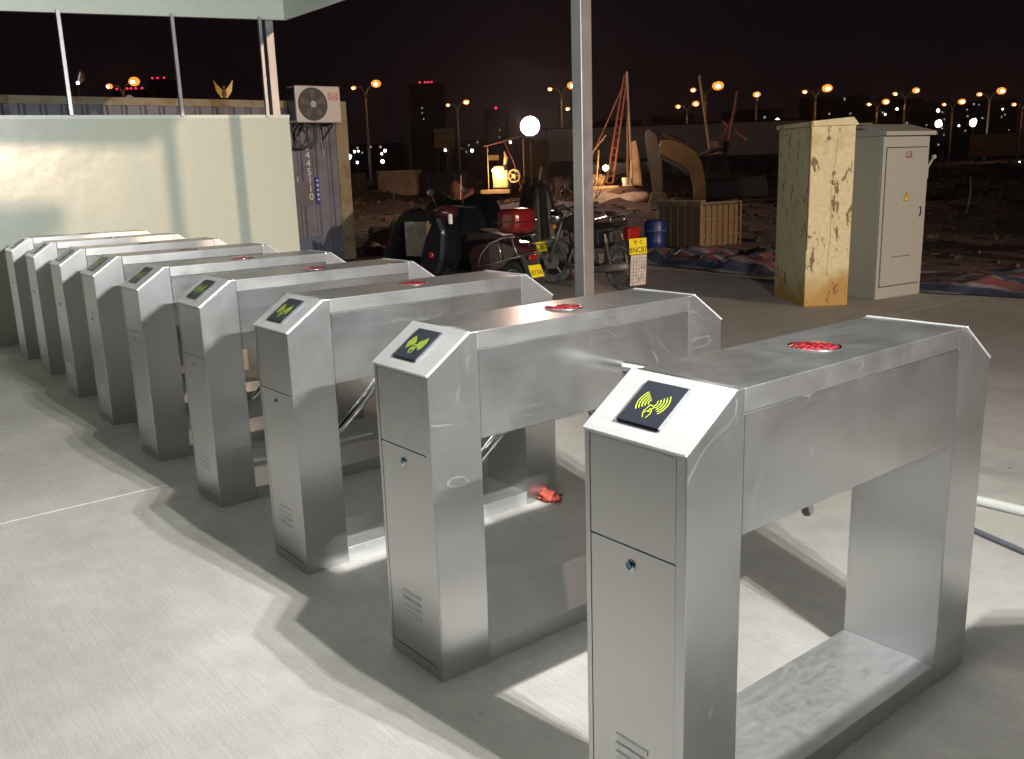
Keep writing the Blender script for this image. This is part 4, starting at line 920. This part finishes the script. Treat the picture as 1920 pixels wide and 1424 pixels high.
pm = thing('pump_engine', 'brightly lit pale engine on a skid under a tilted pole frame', 'engine', (-30.6, 23.9, 0.35), R(38))
bm = bmesh.new(); bx(bm, -0.45, 0.25, -0.3, 0.3, 0.25, 1.0, 0.06, segs=2); bx(bm, -0.40, 0.10, -0.35, 0.35, 0.95, 1.18, 0.05); finish('engine_block', bm, 'engine', pm)
bm = bmesh.new(); torus(bm, (0.52, -0.25, 0.75), (0.2, 1, 0), 0.26, 0.04, 26, 8); disc(bm, (0.52, -0.25, 0.75), (0.2, 1, 0), 0.09, 0.12, 16)
for k in range(5): a = 2 * PI * k / 5; tube(bm, [(0.52, -0.25, 0.75), (0.52 + 0.24 * math.cos(a), -0.27, 0.75 + 0.24 * math.sin(a))], 0.02, 5)
finish('flywheel', bm, 'engine', pm)
bm = bmesh.new(); tube(bm, [(0.05, 0, 1.1), (0.12, 0, 1.55), (0.05, 0, 1.8)], [0.07, 0.10, 0.03], 10); finish('funnel', bm, 'engine', pm)
box('skid', 'plank', pm, -0.95, 0.35, -0.5, -0.3, 0.02, 0.20, 0.02)
rod('frame_pole', 'rig_pole', pm, [(-0.62, -0.3, 0.2), (-0.62, -0.3, 2.05)], 0.02, 6)
rod('frame_pole', 'rig_red', pm, [(-0.8, -0.3, 2.02), (0.9, 0.0, 2.42)], 0.03, 6)
rod('frame_pole', 'rig_red', pm, [(0.75, 0.0, 0.2), (0.5, 0.0, 1.2), (0.05, 0.1, 2.2)], 0.022, 6)
rod('frame_pole', 'rig_red', pm, [(0.7, -0.2, 0.1), (1.0, 0, 1.0)], 0.022, 6)
rod('cross_brace', 'rig_pole', pm, [(0.9, 0.0, 2.3), (0.85, 0.2, 0.4)], 0.02, 6)
bm = bmesh.new(); blob(bm, (-0.35, -0.42, 1.0), (0.07, 0.07, 0.07), 2); blob(bm, (-0.1, -0.45, 0.7), (0.06, 0.06, 0.06), 2); finish('work_lamp', bm, 'bulb_warm', pm, smooth=True)
lamp_here(pm, (-0.2, -0.85, 1.0), 150, (1.0, 0.55, 0.2), 0.1)

EXO = (-17.52, 20.75, 0.0); PXM = 28.2 / 1704.7
ex = thing('excavator', 'muddy yellow excavator with its boom folded down, behind the caged tank', 'excavator', EXO, R(38.4))
def EP(*pts): return [((x - 1262) * PXM, (392 - z) * PXM + 0.05) for x, z in pts]
def plate_poly(name, m_, parent, pts, y0, y1, bev=0.02):
    bm = bmesh.new(); prism(bm, pts, 'y', y0, y1, bev); return finish(name, bm, m_, parent)
plate_poly('dipper', 'exc_olive', ex, EP((1181, 252), (1190, 247), (1203, 258), (1211, 300), (1214, 360), (1196, 362), (1190, 320), (1183, 280)), -0.13, 0.13)
plate_poly('bucket', 'exc_olive', ex, EP((1194, 360), (1216, 360), (1222, 378), (1214, 396), (1196, 398), (1188, 380)), -0.3, 0.3, 0.03)
plate_poly('boom', 'exc_yellow', ex, EP((1207, 278), (1210, 268), (1232, 268), (1256, 276), (1274, 290), (1286, 312), (1292, 350), (1294, 392), (1272, 392), (1268, 350), (1262, 325), (1250, 312), (1228, 302), (1210, 292)), -0.16, 0.16)
plate_poly('boom_edge', 'iron', ex, EP((1208, 294), (1228, 304), (1250, 314), (1262, 328), (1258, 332), (1246, 320), (1226, 310), (1207, 300)), -0.17, 0.17, 0.01)
def p3(x, z, y=0.0): return ((x - 1262) * PXM, y, (392 - z) * PXM + 0.05)
rod('hydraulic_ram', 'iron', ex, [p3(1204, 254), p3(1226, 262), p3(1252, 273)], [0.05, 0.07, 0.05], 8)
rod('hydraulic_ram', 'iron', ex, [p3(1278, 298, -0.2), p3(1300, 290, -0.2), p3(1322, 286, -0.2)], [0.04, 0.08, 0.05], 8)
cbn = plate_poly('cab', 'iron', ex, EP((1288, 330), (1296, 296), (1330, 296), (1338, 330), (1338, 362), (1288, 362)), 0.2, 1.1, 0.04)
box('cab_window', 'far_dark', cbn, *(p3(1298, 0)[0], p3(1326, 0)[0]), 0.185, 0.197, p3(0, 328)[2], p3(0, 300)[2])
plate_poly('engine_housing', 'iron', ex, EP((1286, 362), (1290, 342), (1400, 338), (1408, 366), (1404, 376), (1286, 376)), 0.1, 1.5, 0.05)
for s in (0.0, 1.4):
    plate_poly('track', 'iron', ex, EP((1276, 386), (1286, 378), (1396, 378), (1406, 386), (1396, 398), (1286, 398)), s, s + 0.32, 0.03)

r2 = thing('tripod_hoist', 'rusty tripod hoist with two small lights at its foot, right of the excavator', 'hoist', (-17.07, 26.2, 0.35), R(38))
r2.location = (1.17435 + 33.5 * (cf.x + cx.x * 380 / 1704.7 + cu.x * 330 / 1704.7), -1.22324 + 33.5 * (cf.y + cx.y * 380 / 1704.7 + cu.y * 330 / 1704.7), 0.25)
rod('tripod_leg', 'rig_pole', r2, [(-0.62, 0, 4.2), (-0.2, 0.0, 1.5), (0.05, 0, 0.2)], 0.05, 6)
rod('tripod_leg', 'rig_red', r2, [(0.72, 0, 3.6), (0.45, 0.0, 1.9), (0.1, 0, 0.1)], 0.05, 6)
rod('tripod_leg', 'rig_red', r2, [(-0.35, 0.3, 0.8), (0.7, 0.3, 3.0)], 0.04, 6)
rod('cross_brace', 'rig_red', r2, [(0.2, 0.1, 2.6), (1.1, 0.1, 1.9)], 0.04, 6)
rod('cable_stay', 'chrome', r2, [(-0.02, -0.1, 1.9), (-0.12, -0.1, 0.7)], 0.02, 5); rod('cable_stay', 'chrome', r2, [(0.25, -0.1, 1.9), (0.48, -0.1, 0.7)], 0.02, 5)
bm = bmesh.new(); lathe(bm, [(0.35, 1.9), (0.28, 1.5), (0.12, 1.2)], 12, (0.1, 0, 0)); finish('hopper', bm, 'iron', r2)
bm = bmesh.new(); blob(bm, (-0.08, -0.3, 0.92), (0.07, 0.05, 0.06), 1); blob(bm, (0.08, -0.3, 0.78), (0.05, 0.05, 0.05), 1); blob(bm, (0.10, -0.3, 0.66), (0.05, 0.05, 0.05), 1); finish('work_lamp', bm, 'bulb_warm', r2)

fl_ = thing('site_floodlight', 'dazzling white site floodlight on a thin stand, left of the middle post', 'floodlight', (-20.32, 16.82, 0.0), R(-38 + 180))
bm = bmesh.new(); tube(bm, [(0, 0, 0.1), (0, 0, 2.35)], 0.02, 8)
for a in (0, 120, 240): tube(bm, [(0, 0, 0.9), (0.5 * math.cos(R(a)), 0.5 * math.sin(R(a)), 0.02)], 0.014, 6)
finish('stand', bm, 'iron', fl_)
bm = bmesh.new(); blob(bm, (0, 0, 2.62), (0.275, 0.275, 0.275), 3); fg = finish('lamp_globe', bm, 'flood_glow', fl_, smooth=True)
bm = bmesh.new(); tube(bm, [(0, 0, 2.30), (0, 0, 2.37)], 0.12, 12); finish('lamp_socket', bm, 'iron', fl_)
lamp_here(fl_, (0, 0, 3.05), 1050, (1.0, 0.62, 0.48), 0.2)

# far loose heaps & stakes in the yard
def heap(x, y, s, label, m_='soil', seed=1):
    bm = bmesh.new(); blob(bm, (0, 0, 0), s, 3, 0.7, seed); tag(finish('spoil_heap', bm, m_, loc=(x, y, 0), smooth=True), label, 'heap', 'heaps of soil in the yard')
heap(-15.0, 9.1, (0.9, 0.8, 0.55), 'heap of pale soil right beside the container corner', 'plank', 1)
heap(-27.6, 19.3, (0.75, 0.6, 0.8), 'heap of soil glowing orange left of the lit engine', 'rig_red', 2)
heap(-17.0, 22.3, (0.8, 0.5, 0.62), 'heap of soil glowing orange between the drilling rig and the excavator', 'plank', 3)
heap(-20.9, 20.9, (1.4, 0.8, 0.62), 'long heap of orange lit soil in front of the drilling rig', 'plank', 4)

# board lying over the tank, bare shrubs, crates, rubble and litter in the yard
bm = bmesh.new(); bx(bm, -0.5, 0.5, -0.05, 0.05, 0, 0.025, 0.004); bd = finish('loose_board', bm, 'rig_pole', loc=(-8.95, 10.42, 0.79), rot=(0, 0, R(2))); tag(bd, 'pale loose board lying along the top edge of the caged tank', 'board')
def shrub(loc, h, seed, label):
    rr = random.Random(seed); bm = bmesh.new()
    def br(p, d, l, r, dep):
        q = p + d * l; mid = p + d * l * 0.5 + Vector((rr.uniform(-1, 1), rr.uniform(-1, 1), 0)) * l * 0.06
        tube(bm, [p, mid, q], [r, r * 0.8, r * 0.6], 4, False)
        if dep > 0:
            for _ in range(rr.choice((2, 3))):
                nd = (d + Vector((rr.uniform(-1, 1), rr.uniform(-1, 1), rr.uniform(-0.25, 0.7))) * 0.62).normalized(); br(q, nd, l * rr.uniform(0.62, 0.85), r * 0.6, dep - 1)
    for _ in range(6): br(Vector((rr.uniform(-.1, .1), rr.uniform(-.1, .1), 0)), Vector((rr.uniform(-.5, .5), rr.uniform(-.5, .5), 1)).normalized(), h * 0.33, 0.018, 4)
    tag(finish('bare_shrub', bm, 'rig_pole', loc=loc), label, 'shrub', 'bare shrubs in the yard')
shrub((-16.9, 15.9, 0.1), 1.5, 3, 'bare twiggy shrub between the floodlight and the middle post')
shrub((-18.3, 16.0, 0.1), 1.1, 8, 'smaller bare shrub just below the dazzling floodlight')
def crate(x, y, z, sx_, sy_, sz, rz, label, m_='iron'):
    t = thing('site_bin', label, 'bin', (x, y, z), rz)
    box('shell', m_, t, -sx_ / 2, sx_ / 2, -sy_ / 2, sy_ / 2, 0, sz, 0.03)
    for k in range(3): box('rib', m_, t, -sx_ / 2 + sx_ * (0.2 + 0.3 * k) - 0.03, -sx_ / 2 + sx_ * (0.2 + 0.3 * k) + 0.03, -sy_ / 2 - 0.03, -sy_ / 2 - 0.001, 0.05, sz - 0.05)
    box('rim', m_, t, -sx_ / 2 - 0.03, sx_ / 2 + 0.03, -sy_ / 2 - 0.031, sy_ / 2 + 0.03, sz, sz + 0.05)
crate(-38.0, 23.2, 0.3, 1.9, 1.2, 1.15, R(42), 'brown site bin below the square hoarding', 'rig_pole')
crate(-36.6, 24.9, 0.3, 2.2, 1.2, 1.0, R(40), 'dark blue site bin right of the brown one', 'navy')
crate(-39.6, 21.2, 0.3, 1.6, 1.2, 1.1, R(40), 'black site bin left of the brown one', 'iron')
crate(-6.6, 23.0, 0.2, 2.4, 1.2, 0.8, R(30), 'low dark skip behind the grey cabinet', 'rig_red')
rr = random.Random(11); bm = bmesh.new()
def inyard(x, y): return y > 10.6 or (x < -13.2 and y > 6.5)
cnt = 0
while cnt < 2600:
    d_ = rr.uniform(12, 55) ; a_ = rr.uniform(-0.75, 0.62)
    v_ = Vector((-0.783, 0.621)); r_ = Vector((0.621, 0.783)); p = Vector((1.17, -1.22)) + v_ * d_ + r_ * d_ * a_
    if not inyard(p.x, p.y): continue
    s_ = rr.uniform(0.015, 0.055) * (0.7 + d_ / 28); z = soil_z(p.x, p.y)
    mxx = Matrix.Translation((p.x, p.y, z + s_ * 0.25)) @ Matrix.Rotation(rr.uniform(0, 6.28), 4, 'Z') @ Matrix.Rotation(rr.uniform(-.5, .5), 4, 'X')
    if cnt % 9 == 0: bx(bm, -s_ * 5, s_ * 5, -s_ * 0.5, s_ * 0.5, 0, s_ * 0.4, 0, mxx)
    else: bx(bm, -s_, s_ * 0.8, -s_ * 0.7, s_ * 0.7, -s_ * 0.4, s_ * 0.6, 0, mxx)
    cnt += 1
stuff(finish('rubble', bm, wornpaint('rubble_mix', (0.085, 0.055, 0.04), (0.035, 0.022, 0.018), 0.5, 0.95)))
for k, (px_, py_, D_, hh, l) in enumerate([(735, 335, 42, 1.1, 'thin stake with a pale top in the yard, right of the container'), (860, 345, 30, 1.3, 'thin stake in the yard beside the lit engine'), (1003, 395, 20, 1.4, 'leaning stake below the dazzling floodlight'), (1815, 375, 22, 0.9, 'thin stake in the yard right of the grey cabinet'), (1760, 330, 45, 1.6, 'tall stake in the yard just right of the grey cabinet')]):
    dd = cf + cx * ((px_ - 960) / 1704.7) - cu * ((py_ - 712) / 1704.7); p = Vector((1.17435, -1.22324, 1.39986)) + dd * D_
    tag(rod('stake', 'rig_pole', None, [(0, 0, 0), (0.05, 0.03, hh * 0.6), (0.09 * (k % 3), 0.05, hh)], 0.022, 6, loc=(p.x, p.y, soil_z(p.x, p.y) - 0.02)), l, 'stake', 'stakes in the yard')

# ------------------------------------------------------------------ buildings and signs far away
wh = thing('warehouse', 'long low warehouse with a pale upper band behind the excavator', 'building', (-55, 48.5, 0), R(44))
box('pale_cladding', 'far_white', wh, -0.5, 19.3, 0, 0.4, 1.9, 4.35, 0.02)
box('dark_base', 'far_dark', wh, -0.4, 19.2, 0.02, 0.38, -1.0, 1.898, 0.0)
bm = bmesh.new(); prism(bm, [(-1.0, 4.35), (19.6, 4.35), (19.6, 4.45), (-1.0, 4.45)], 'y', -0.3, 12, 0.02); finish('roof', bm, 'far_dark', wh)
box('orange_door', 'sign_yellow', wh, -2.6, -0.6, -0.1, 0.3, 0.4, 3.6, 0.02)
for k in range(7): box('opening', 'glass_dark', wh, 2 + 2.4 * k, 3.4 + 2.4 * k, -0.05, 0.015, 0.2, 1.6)

orn = thing('winged_ornament', 'small gold winged ornament standing on the container roof left of the corner post', 'ornament', (-12.75, 4.44, 2.56), R(64))
orn.scale = (0.27, 0.27, 0.27)
for s in (-1, 1):
    bm = bmesh.new(); prism(bm, [(0.05 * s, 0.1), (0.18 * s, 0.1), (0.42 * s, 0.45), (0.52 * s, 1.05), (0.30 * s, 0.75), (0.12 * s, 0.55)], 'y', -0.04, 0.04); finish('wing', bm, 'gold', orn)
bm = bmesh.new(); blob(bm, (0, 0, 0.32), (0.15, 0.12, 0.3), 2); blob(bm, (0, 0, 0.66), (0.09, 0.09, 0.09), 2); finish('figure', bm, 'rust', orn, smooth=True)

vt = rod('roof_vent', 'prefab_white', None, [(0, 0, 0), (0, 0, 0.07), (0, 0, 0.1)], [0.05, 0.06, 0.02], 10, loc=(-12.8, 3.05, 2.5)); tag(vt, 'small round vent knob on the container roof left of the gold ornament', 'vent')
def signboard(name, label, loc, rz, w_, h_, z0, m_, lines=2, cat='sign'):
    t = thing(name, label, cat, loc, rz)
    box('board', m_, t, -w_ / 2, w_ / 2, 0, 0.12, z0, z0 + h_, 0.01)
    for k in range(lines): box('dark_line', 'sign_line', t, -w_ / 2 + 0.04, w_ / 2 - 0.04, -0.012, -0.002, z0 + h_ * (0.28 + 0.42 * k), z0 + h_ * (0.33 + 0.42 * k))
    for s in (-0.35, 0.35): rod('leg', 'iron', t, [(w_ * s, 0.06, -0.5), (w_ * s, 0.06, z0)], 0.06, 6)
    return t
signboard('roadside_sign', 'square yellowish hoarding on posts below the two armed street lamp', (-51.3, 35.2, 0), R(40), 1.36, 1.25, 2.95, 'sign_yellow')
signboard('orange_sign', 'small orange sign board left of the dazzling floodlight', (-40.0, 30.6, 0), R(40), 0.62, 0.28, 1.9, 'amber_low', 0)
signboard('orange_cabin_sign', 'orange lit board at the far right edge', (-30.5, 70.0, 0), R(20), 3.2, 1.6, 1.2, 'sign_yellow', 1)

# street lamps
def street_lamp(label, loc, rz, single=False):
    t = thing('street_lamp', label, 'street lamp', (loc[0], loc[1], 0), rz, 'two armed sodium street lamps along the far road')
    h = loc[2]
    bm = bmesh.new(); tube(bm, [(0, 0, -1.5), (0, 0, 2.0), (0, 0, h - 1.2)], [0.15, 0.13, 0.08], 8); finish('pole', bm, 'lamp_pole', t, smooth=True)
    for s, top in (((0, 0.0),) if single else ((1, 0.0), (-1, -0.25))):
        hx = 0.92 * s
        bm = bmesh.new(); tube(bm, [(0, 0, h - 1.25), (0.10 * s, 0, h - 0.6), (0.38 * s, 0, h - 0.18), (hx, 0, h + top)], 0.05, 6); finish('arm', bm, 'lamp_pole', t, smooth=True)
        k = 1.0 if s >= 0 else 0.62
        k *= random.uniform(0.85, 1.2); bm = bmesh.new(); blob(bm, (hx + 0.12 * s, 0, h + top + 0.02), (0.44 * k, 0.24, 0.32 * k), 2); hd = finish('lamp_head', bm, 'sodium', t, smooth=True)
        bm = bmesh.new(); blob(bm, (hx + 0.12 * s, -0.14, h + top - 0.02), (0.20 * k, 0.12, 0.13 * k), 2); finish('lens', bm, 'sodium_core', hd, smooth=True)
    return t
SL = [((-91.75, 23.07, 8.64), 'sodium street lamp with its pole hidden, low above the pale wall'),
      ((-72.51, 20.89, 8.61), 'bright two armed street lamp between the two thin uprights'),
      ((-72.07, 41.42, 9.03), 'tall two armed street lamp just right of the air conditioner'),
      ((-86.25, 61.48, 8.9), 'two armed street lamp above the square hoarding'),
      ((-64.34, 57.65, 8.7), 'two armed street lamp between the floodlight and the middle post'),
      ((-89.0, 82.3, 8.98), 'distant street lamp partly hidden behind the middle post'),
      ((-71.97, 84.14, 8.1), 'shorter looking street lamp right of the drilling rig mast'),
      ((-51.88, 63.09, 7.75), 'tall two armed street lamp above the excavator'),
      ((-58.03, 78.53, 7.93), 'single headed street lamp above the caged tank'),
      ((-50.74, 77.78, 7.87), 'two armed street lamp directly above the peeling cabinet'),
      ((-60.33, 105.34, 7.88), 'street lamp peeking between the two cabinets'),
      ((-47.56, 88.32, 7.69), 'two armed street lamp above the grey electrical cabinet'),
      ((-55.6, 114.54, 7.7), 'distant street lamp right of the grey cabinet'),
      ((-42.29, 94.85, 7.38), 'tall two armed street lamp near the right edge'),
      ((-50.2, 121.24, 7.43), 'rightmost street lamp, at the edge of the picture')]
for i, (p, l) in enumerate(SL):
    street_lamp(l, p, math.atan2(0.778, 0.627) + R(random.uniform(-12, 12)), single=(i == 8))

# tower blocks with beacons, apartment blocks with lit windows
def block(label, loc, rz, w_, d_, h_, wins, beacons=(), name='apartment_block', grp='dark apartment blocks on the horizon'):
    t = thing(name, label, 'building', loc, rz, grp)
    box('wall', 'far_dark', t, -w_ / 2, w_ / 2, 0, d_, -3, h_)
    for x_, z_, s, m_ in wins: box('lit_window', m_, t, x_ - s, x_ + s, -0.12, -0.02, z_ - s * 1.1, z_ + s * 1.1)
    for x_, dz in beacons:
        bm = bmesh.new(); blob(bm, (x_, 0.5, h_ + 0.6 + dz), (0.45, 0.45, 0.45), 1); finish('red_beacon', bm, 'red_beacon', t)
        # short mast
    return t
def at(x, y_, D):
    d = cf + cx * ((x - 960) / 1704.7) - cu * ((y_ - 712) / 1704.7); return Vector((1.17435, -1.22324, 1.39986)) + d * D
def bl_at(label, px, pyt, D, wpx, wins, beacons=(), name='apartment_block'):
    p = at(px, pyt, D); s = D / 1704.7; h = p.z
    ang = math.atan2(cx.y, cx.x) + R((px - 960) * -0.0)
    return block(label, (p.x, p.y, 0), ang, wpx * s, 12, h, [(a * s, h - b * s, c * s, m_) for a, b, c, m_ in wins], [(a * s, 0) for a in beacons], name)
rw = random.Random(5)
def rwins(w_, h_, n, big=1.0):
    return [(rw.uniform(-w_ / 2 + 3, w_ / 2 - 3), rw.uniform(4, h_ - 4), rw.uniform(0.8, 1.6) * big, rw.choice(['win_warm', 'win_cool', 'win_cool'])) for _ in range(n)]
bl_at('distant dark tower with a row of three red beacons above the pale wall', 296, 149, 420, 40, [], (-11, -1, 11), 'tower_block')
bl_at('distant dark tower with four red beacons beside the bright street lamp', 242, 169, 380, 60, [], (-24, -4, 3, 12, 24), 'tower_block')
bl_at('distant dark tower with red beacons, left of the floodlight glare', 797, 157, 420, 64, [(-8, 44, 1.3, 'win_cool'), (-8, 53, 1.1, 'win_cool'), (-6, 64, 1.2, 'win_cool')], (-10, 0, 6, 12), 'tower_block')
bl_at('distant dark block with one red beacon left of the floodlight', 930, 206, 300, 44, rwins(44, 70, 4), (0,), 'tower_block')
for i, (px, py_, D, wp, n, l) in enumerate([
        (700, 270, 220, 110, 6, 'low dark building with tiny lights right of the air conditioner'),
        (880, 262, 230, 80, 5, 'low dark building with tiny lights behind the square hoarding'),
        (1160, 226, 260, 90, 5, 'dark block with faint lights behind the drilling rig mast'),
        (1262, 216, 280, 80, 5, 'dark block with faint lights right of the drilling rig mast'),
        (1420, 205, 260, 100, 10, 'dark block with faint lights left of the peeling cabinet'),
        (1575, 180, 300, 110, 12, 'dark block with faint lights above the peeling cabinet'),
        (1690, 186, 260, 84, 12, 'dark block with faint lights above the grey cabinet'),
        (1770, 192, 250, 66, 13, 'dark block with faint lights just right of the grey cabinet'),
        (1860, 188, 240, 100, 12, 'dark block with faint lights at the right edge')]):
    bl_at(l, px, py_, D, wp, rwins(wp, 290 - py_, n, 1.15))

# strong white lamps along the far road: each a short post lamp
WL = [(1331, 257, 95, 7.5), (1391, 254, 95, 7.5), (1458, 226, 100, 6.5), (1458, 249, 90, 8), (1760, 232, 90, 11.5), (1825, 230, 90, 12.5), (1759, 208, 110, 5.5), (1266, 243, 110, 4.5), (957, 267, 90, 5), (1003, 269, 100, 4), (1045, 255, 100, 3.5), (1045, 262, 100, 3.5),
      (885, 283, 80, 5.5), (842, 273, 80, 4), (835, 282, 80, 4.5), (655, 294, 80, 8), (665, 285, 85, 4.5), (672, 284, 85, 3.5), (670, 305, 70, 5), (717, 303, 70, 6), (722, 283, 85, 5), (716, 289, 80, 4), (1798, 236, 110, 3.5), (1682, 205, 140, 4), (1660, 215, 150, 3), (1880, 205, 140, 3), (1912, 304, 60, 2.5)]
NEARNAME = ['behind the excavator boom', 'right of the excavator, above the tank', 'against the upper left edge of the peeling cabinet', 'lower left edge of the peeling cabinet', 'just right of the grey cabinet roof', 'brightest on the right side', 'small, above the bright one by the grey cabinet', 'above the warehouse roof', 'left below the floodlight', 'below the floodlight', 'upper one of a pair left of the middle post', 'lower one of a pair left of the middle post',
            'right of the lower street lamp pole', 'beside the lower street lamp pole', 'faint, beside the lower street lamp pole', 'starry, touching the container edge', 'small, next to the container edge', 'tiny, next to the container edge', 'low, left of the tall lamp pole', 'low, right of the tall lamp pole', 'orange tinged, right of the tall lamp pole', 'faint, right of the tall lamp pole', 'small, between the two bright right ones', 'tiny, above the grey cabinet', 'tiny, above the peeling cabinet', 'tiny, near the right edge', 'greenish, low at the right edge']
for (x, y_, D, r), l in zip(WL, NEARNAME):
    p = at(x, y_, D); s = D / 1704.7 * r * 0.5
    t = thing('white_lamp', 'distant white lamp, ' + l, 'lamp', (p.x, p.y, 0), 0, 'distant white lamps')
    rod('mast', 'iron', t, [(0, 0, -1), (0, 0, p.z - s)], 0.05, 5)
    bm = bmesh.new(); blob(bm, (0, 0, p.z), (s, s, s * 1.15), 1 if r < 6 else 2, 0.5, x % 7); finish('lamp_head', bm, 'white_glow', t)
# stacked white strips behind the wall
for (x, y_, hgt, l) in ((263, 209, 14, 'stacked white light strip above the wall, left of the middle upright'), (308, 211, 11, 'smaller stacked white light strip beside the middle upright')):
    p = at(x, y_, 75); t = thing('light_strip', l, 'light', (p.x, p.y, 0), R(64), 'stacked white light strips')
    rod('mast', 'iron', t, [(0, 0.1, 0), (0, 0.1, p.z + 0.3)], 0.05, 5)
    for k in range(4): box('light_panel', 'white_glow', t, -0.13, 0.13, -0.05, 0.05, p.z - 0.36 + 0.19 * k * hgt / 14, p.z - 0.23 + 0.19 * k * hgt / 14)
p = at(215, 222, 60); sh = thing('pale_roof_shed', 'small pale shed roof showing above the wall', 'shed', (p.x, p.y, 0), R(64))
box('wall', 'far_dark', sh, -0.45, 0.45, 0, 2, 0, p.z); box('roof', 'prefab_white', sh, -0.5, 0.5, -0.1, 2.1, p.z, p.z + 0.35)
p = at(146, 156, 40); q = at(150, 137, 40)
t = thing('mast_lamp', 'slim mast with a small white bulb and dark hood, near the left upright', 'lamp', (p.x, p.y, 0), 0)
rod('mast', 'iron', t, [(0, 0, 0), (0, 0, p.z - 0.05)], 0.03, 6)
rod('light_rod', 'win_cool', t, [(0, 0, p.z), (q.x - p.x, q.y - p.y, q.z)], 0.025, 6)
bm = bmesh.new(); blob(bm, (0, 0, p.z), (0.07, 0.07, 0.07), 2); finish('bulb', bm, 'white_glow', t)
bm = bmesh.new(); blob(bm, (-0.2, 0.2, p.z + 0.3), (0.16, 0.16, 0.26), 2, 0.4); finish('hood', bm, 'rust', t)

# off-frame mast that carries the warm floodlight
mf = thing('mast_floodlight', 'warm floodlight on a tall mast outside the picture to the right', 'floodlight', (34.3, 7.5, 0))
rod('mast', 'lamp_pole', mf, [(0, 0, 0), (0, 0, 6.5)], 0.08, 8); box('housing', 'black', mf, -0.12, 0.12, -0.3, 0.3, 6.4, 6.85, 0.02); box('lamp_face', 'bulb_warm', mf, -0.128, -0.122, -0.27, 0.27, 6.43, 6.82)

# thin night haze over the yard
if True:
    hz = bpy.data.materials.new('night_haze'); hz.use_nodes = True; nt_ = hz.node_tree; nt_.nodes.clear()
    vo = nt_.nodes.new('ShaderNodeVolumePrincipled'); ou = nt_.nodes.new('ShaderNodeOutputMaterial'); nt_.links.new(vo.outputs[0], ou.inputs['Volume'])
    vo.inputs['Color'].default_value = (0.85, 0.80, 0.85, 1); vo.inputs['Density'].default_value = 0.0003; vo.inputs['Anisotropy'].default_value = 0.75
    M['haze'] = hz
    hzo = box('haze', 'haze', None, -430, 205, -65, 430, -6, 85); stuff(hzo)

# guard booth beside the lane, outside the picture to the right: it keeps the mast light off the walkway
gb = thing('guard_booth', 'pale guard booth with windows outside the picture to the right', 'booth', (5.6, -2.6, 0))
box('wall', 'fascia', gb, 0, 2.2, 0, 5.5, 0, 2.8, 0.01); box('roof', 'roof', gb, -0.1, 2.3, -0.1, 5.6, 2.8, 2.95, 0.01)
for k in range(3):
    wn = box('window', 'glass_dark', gb, -0.03, -0.001, 0.5 + 1.6 * k, 1.7 + 1.6 * k, 1.0, 2.0, 0.003)
box('door', 'grey_paint', gb, 0.6, 1.4, 5.501, 5.53, 0.05, 2.1, 0.003)
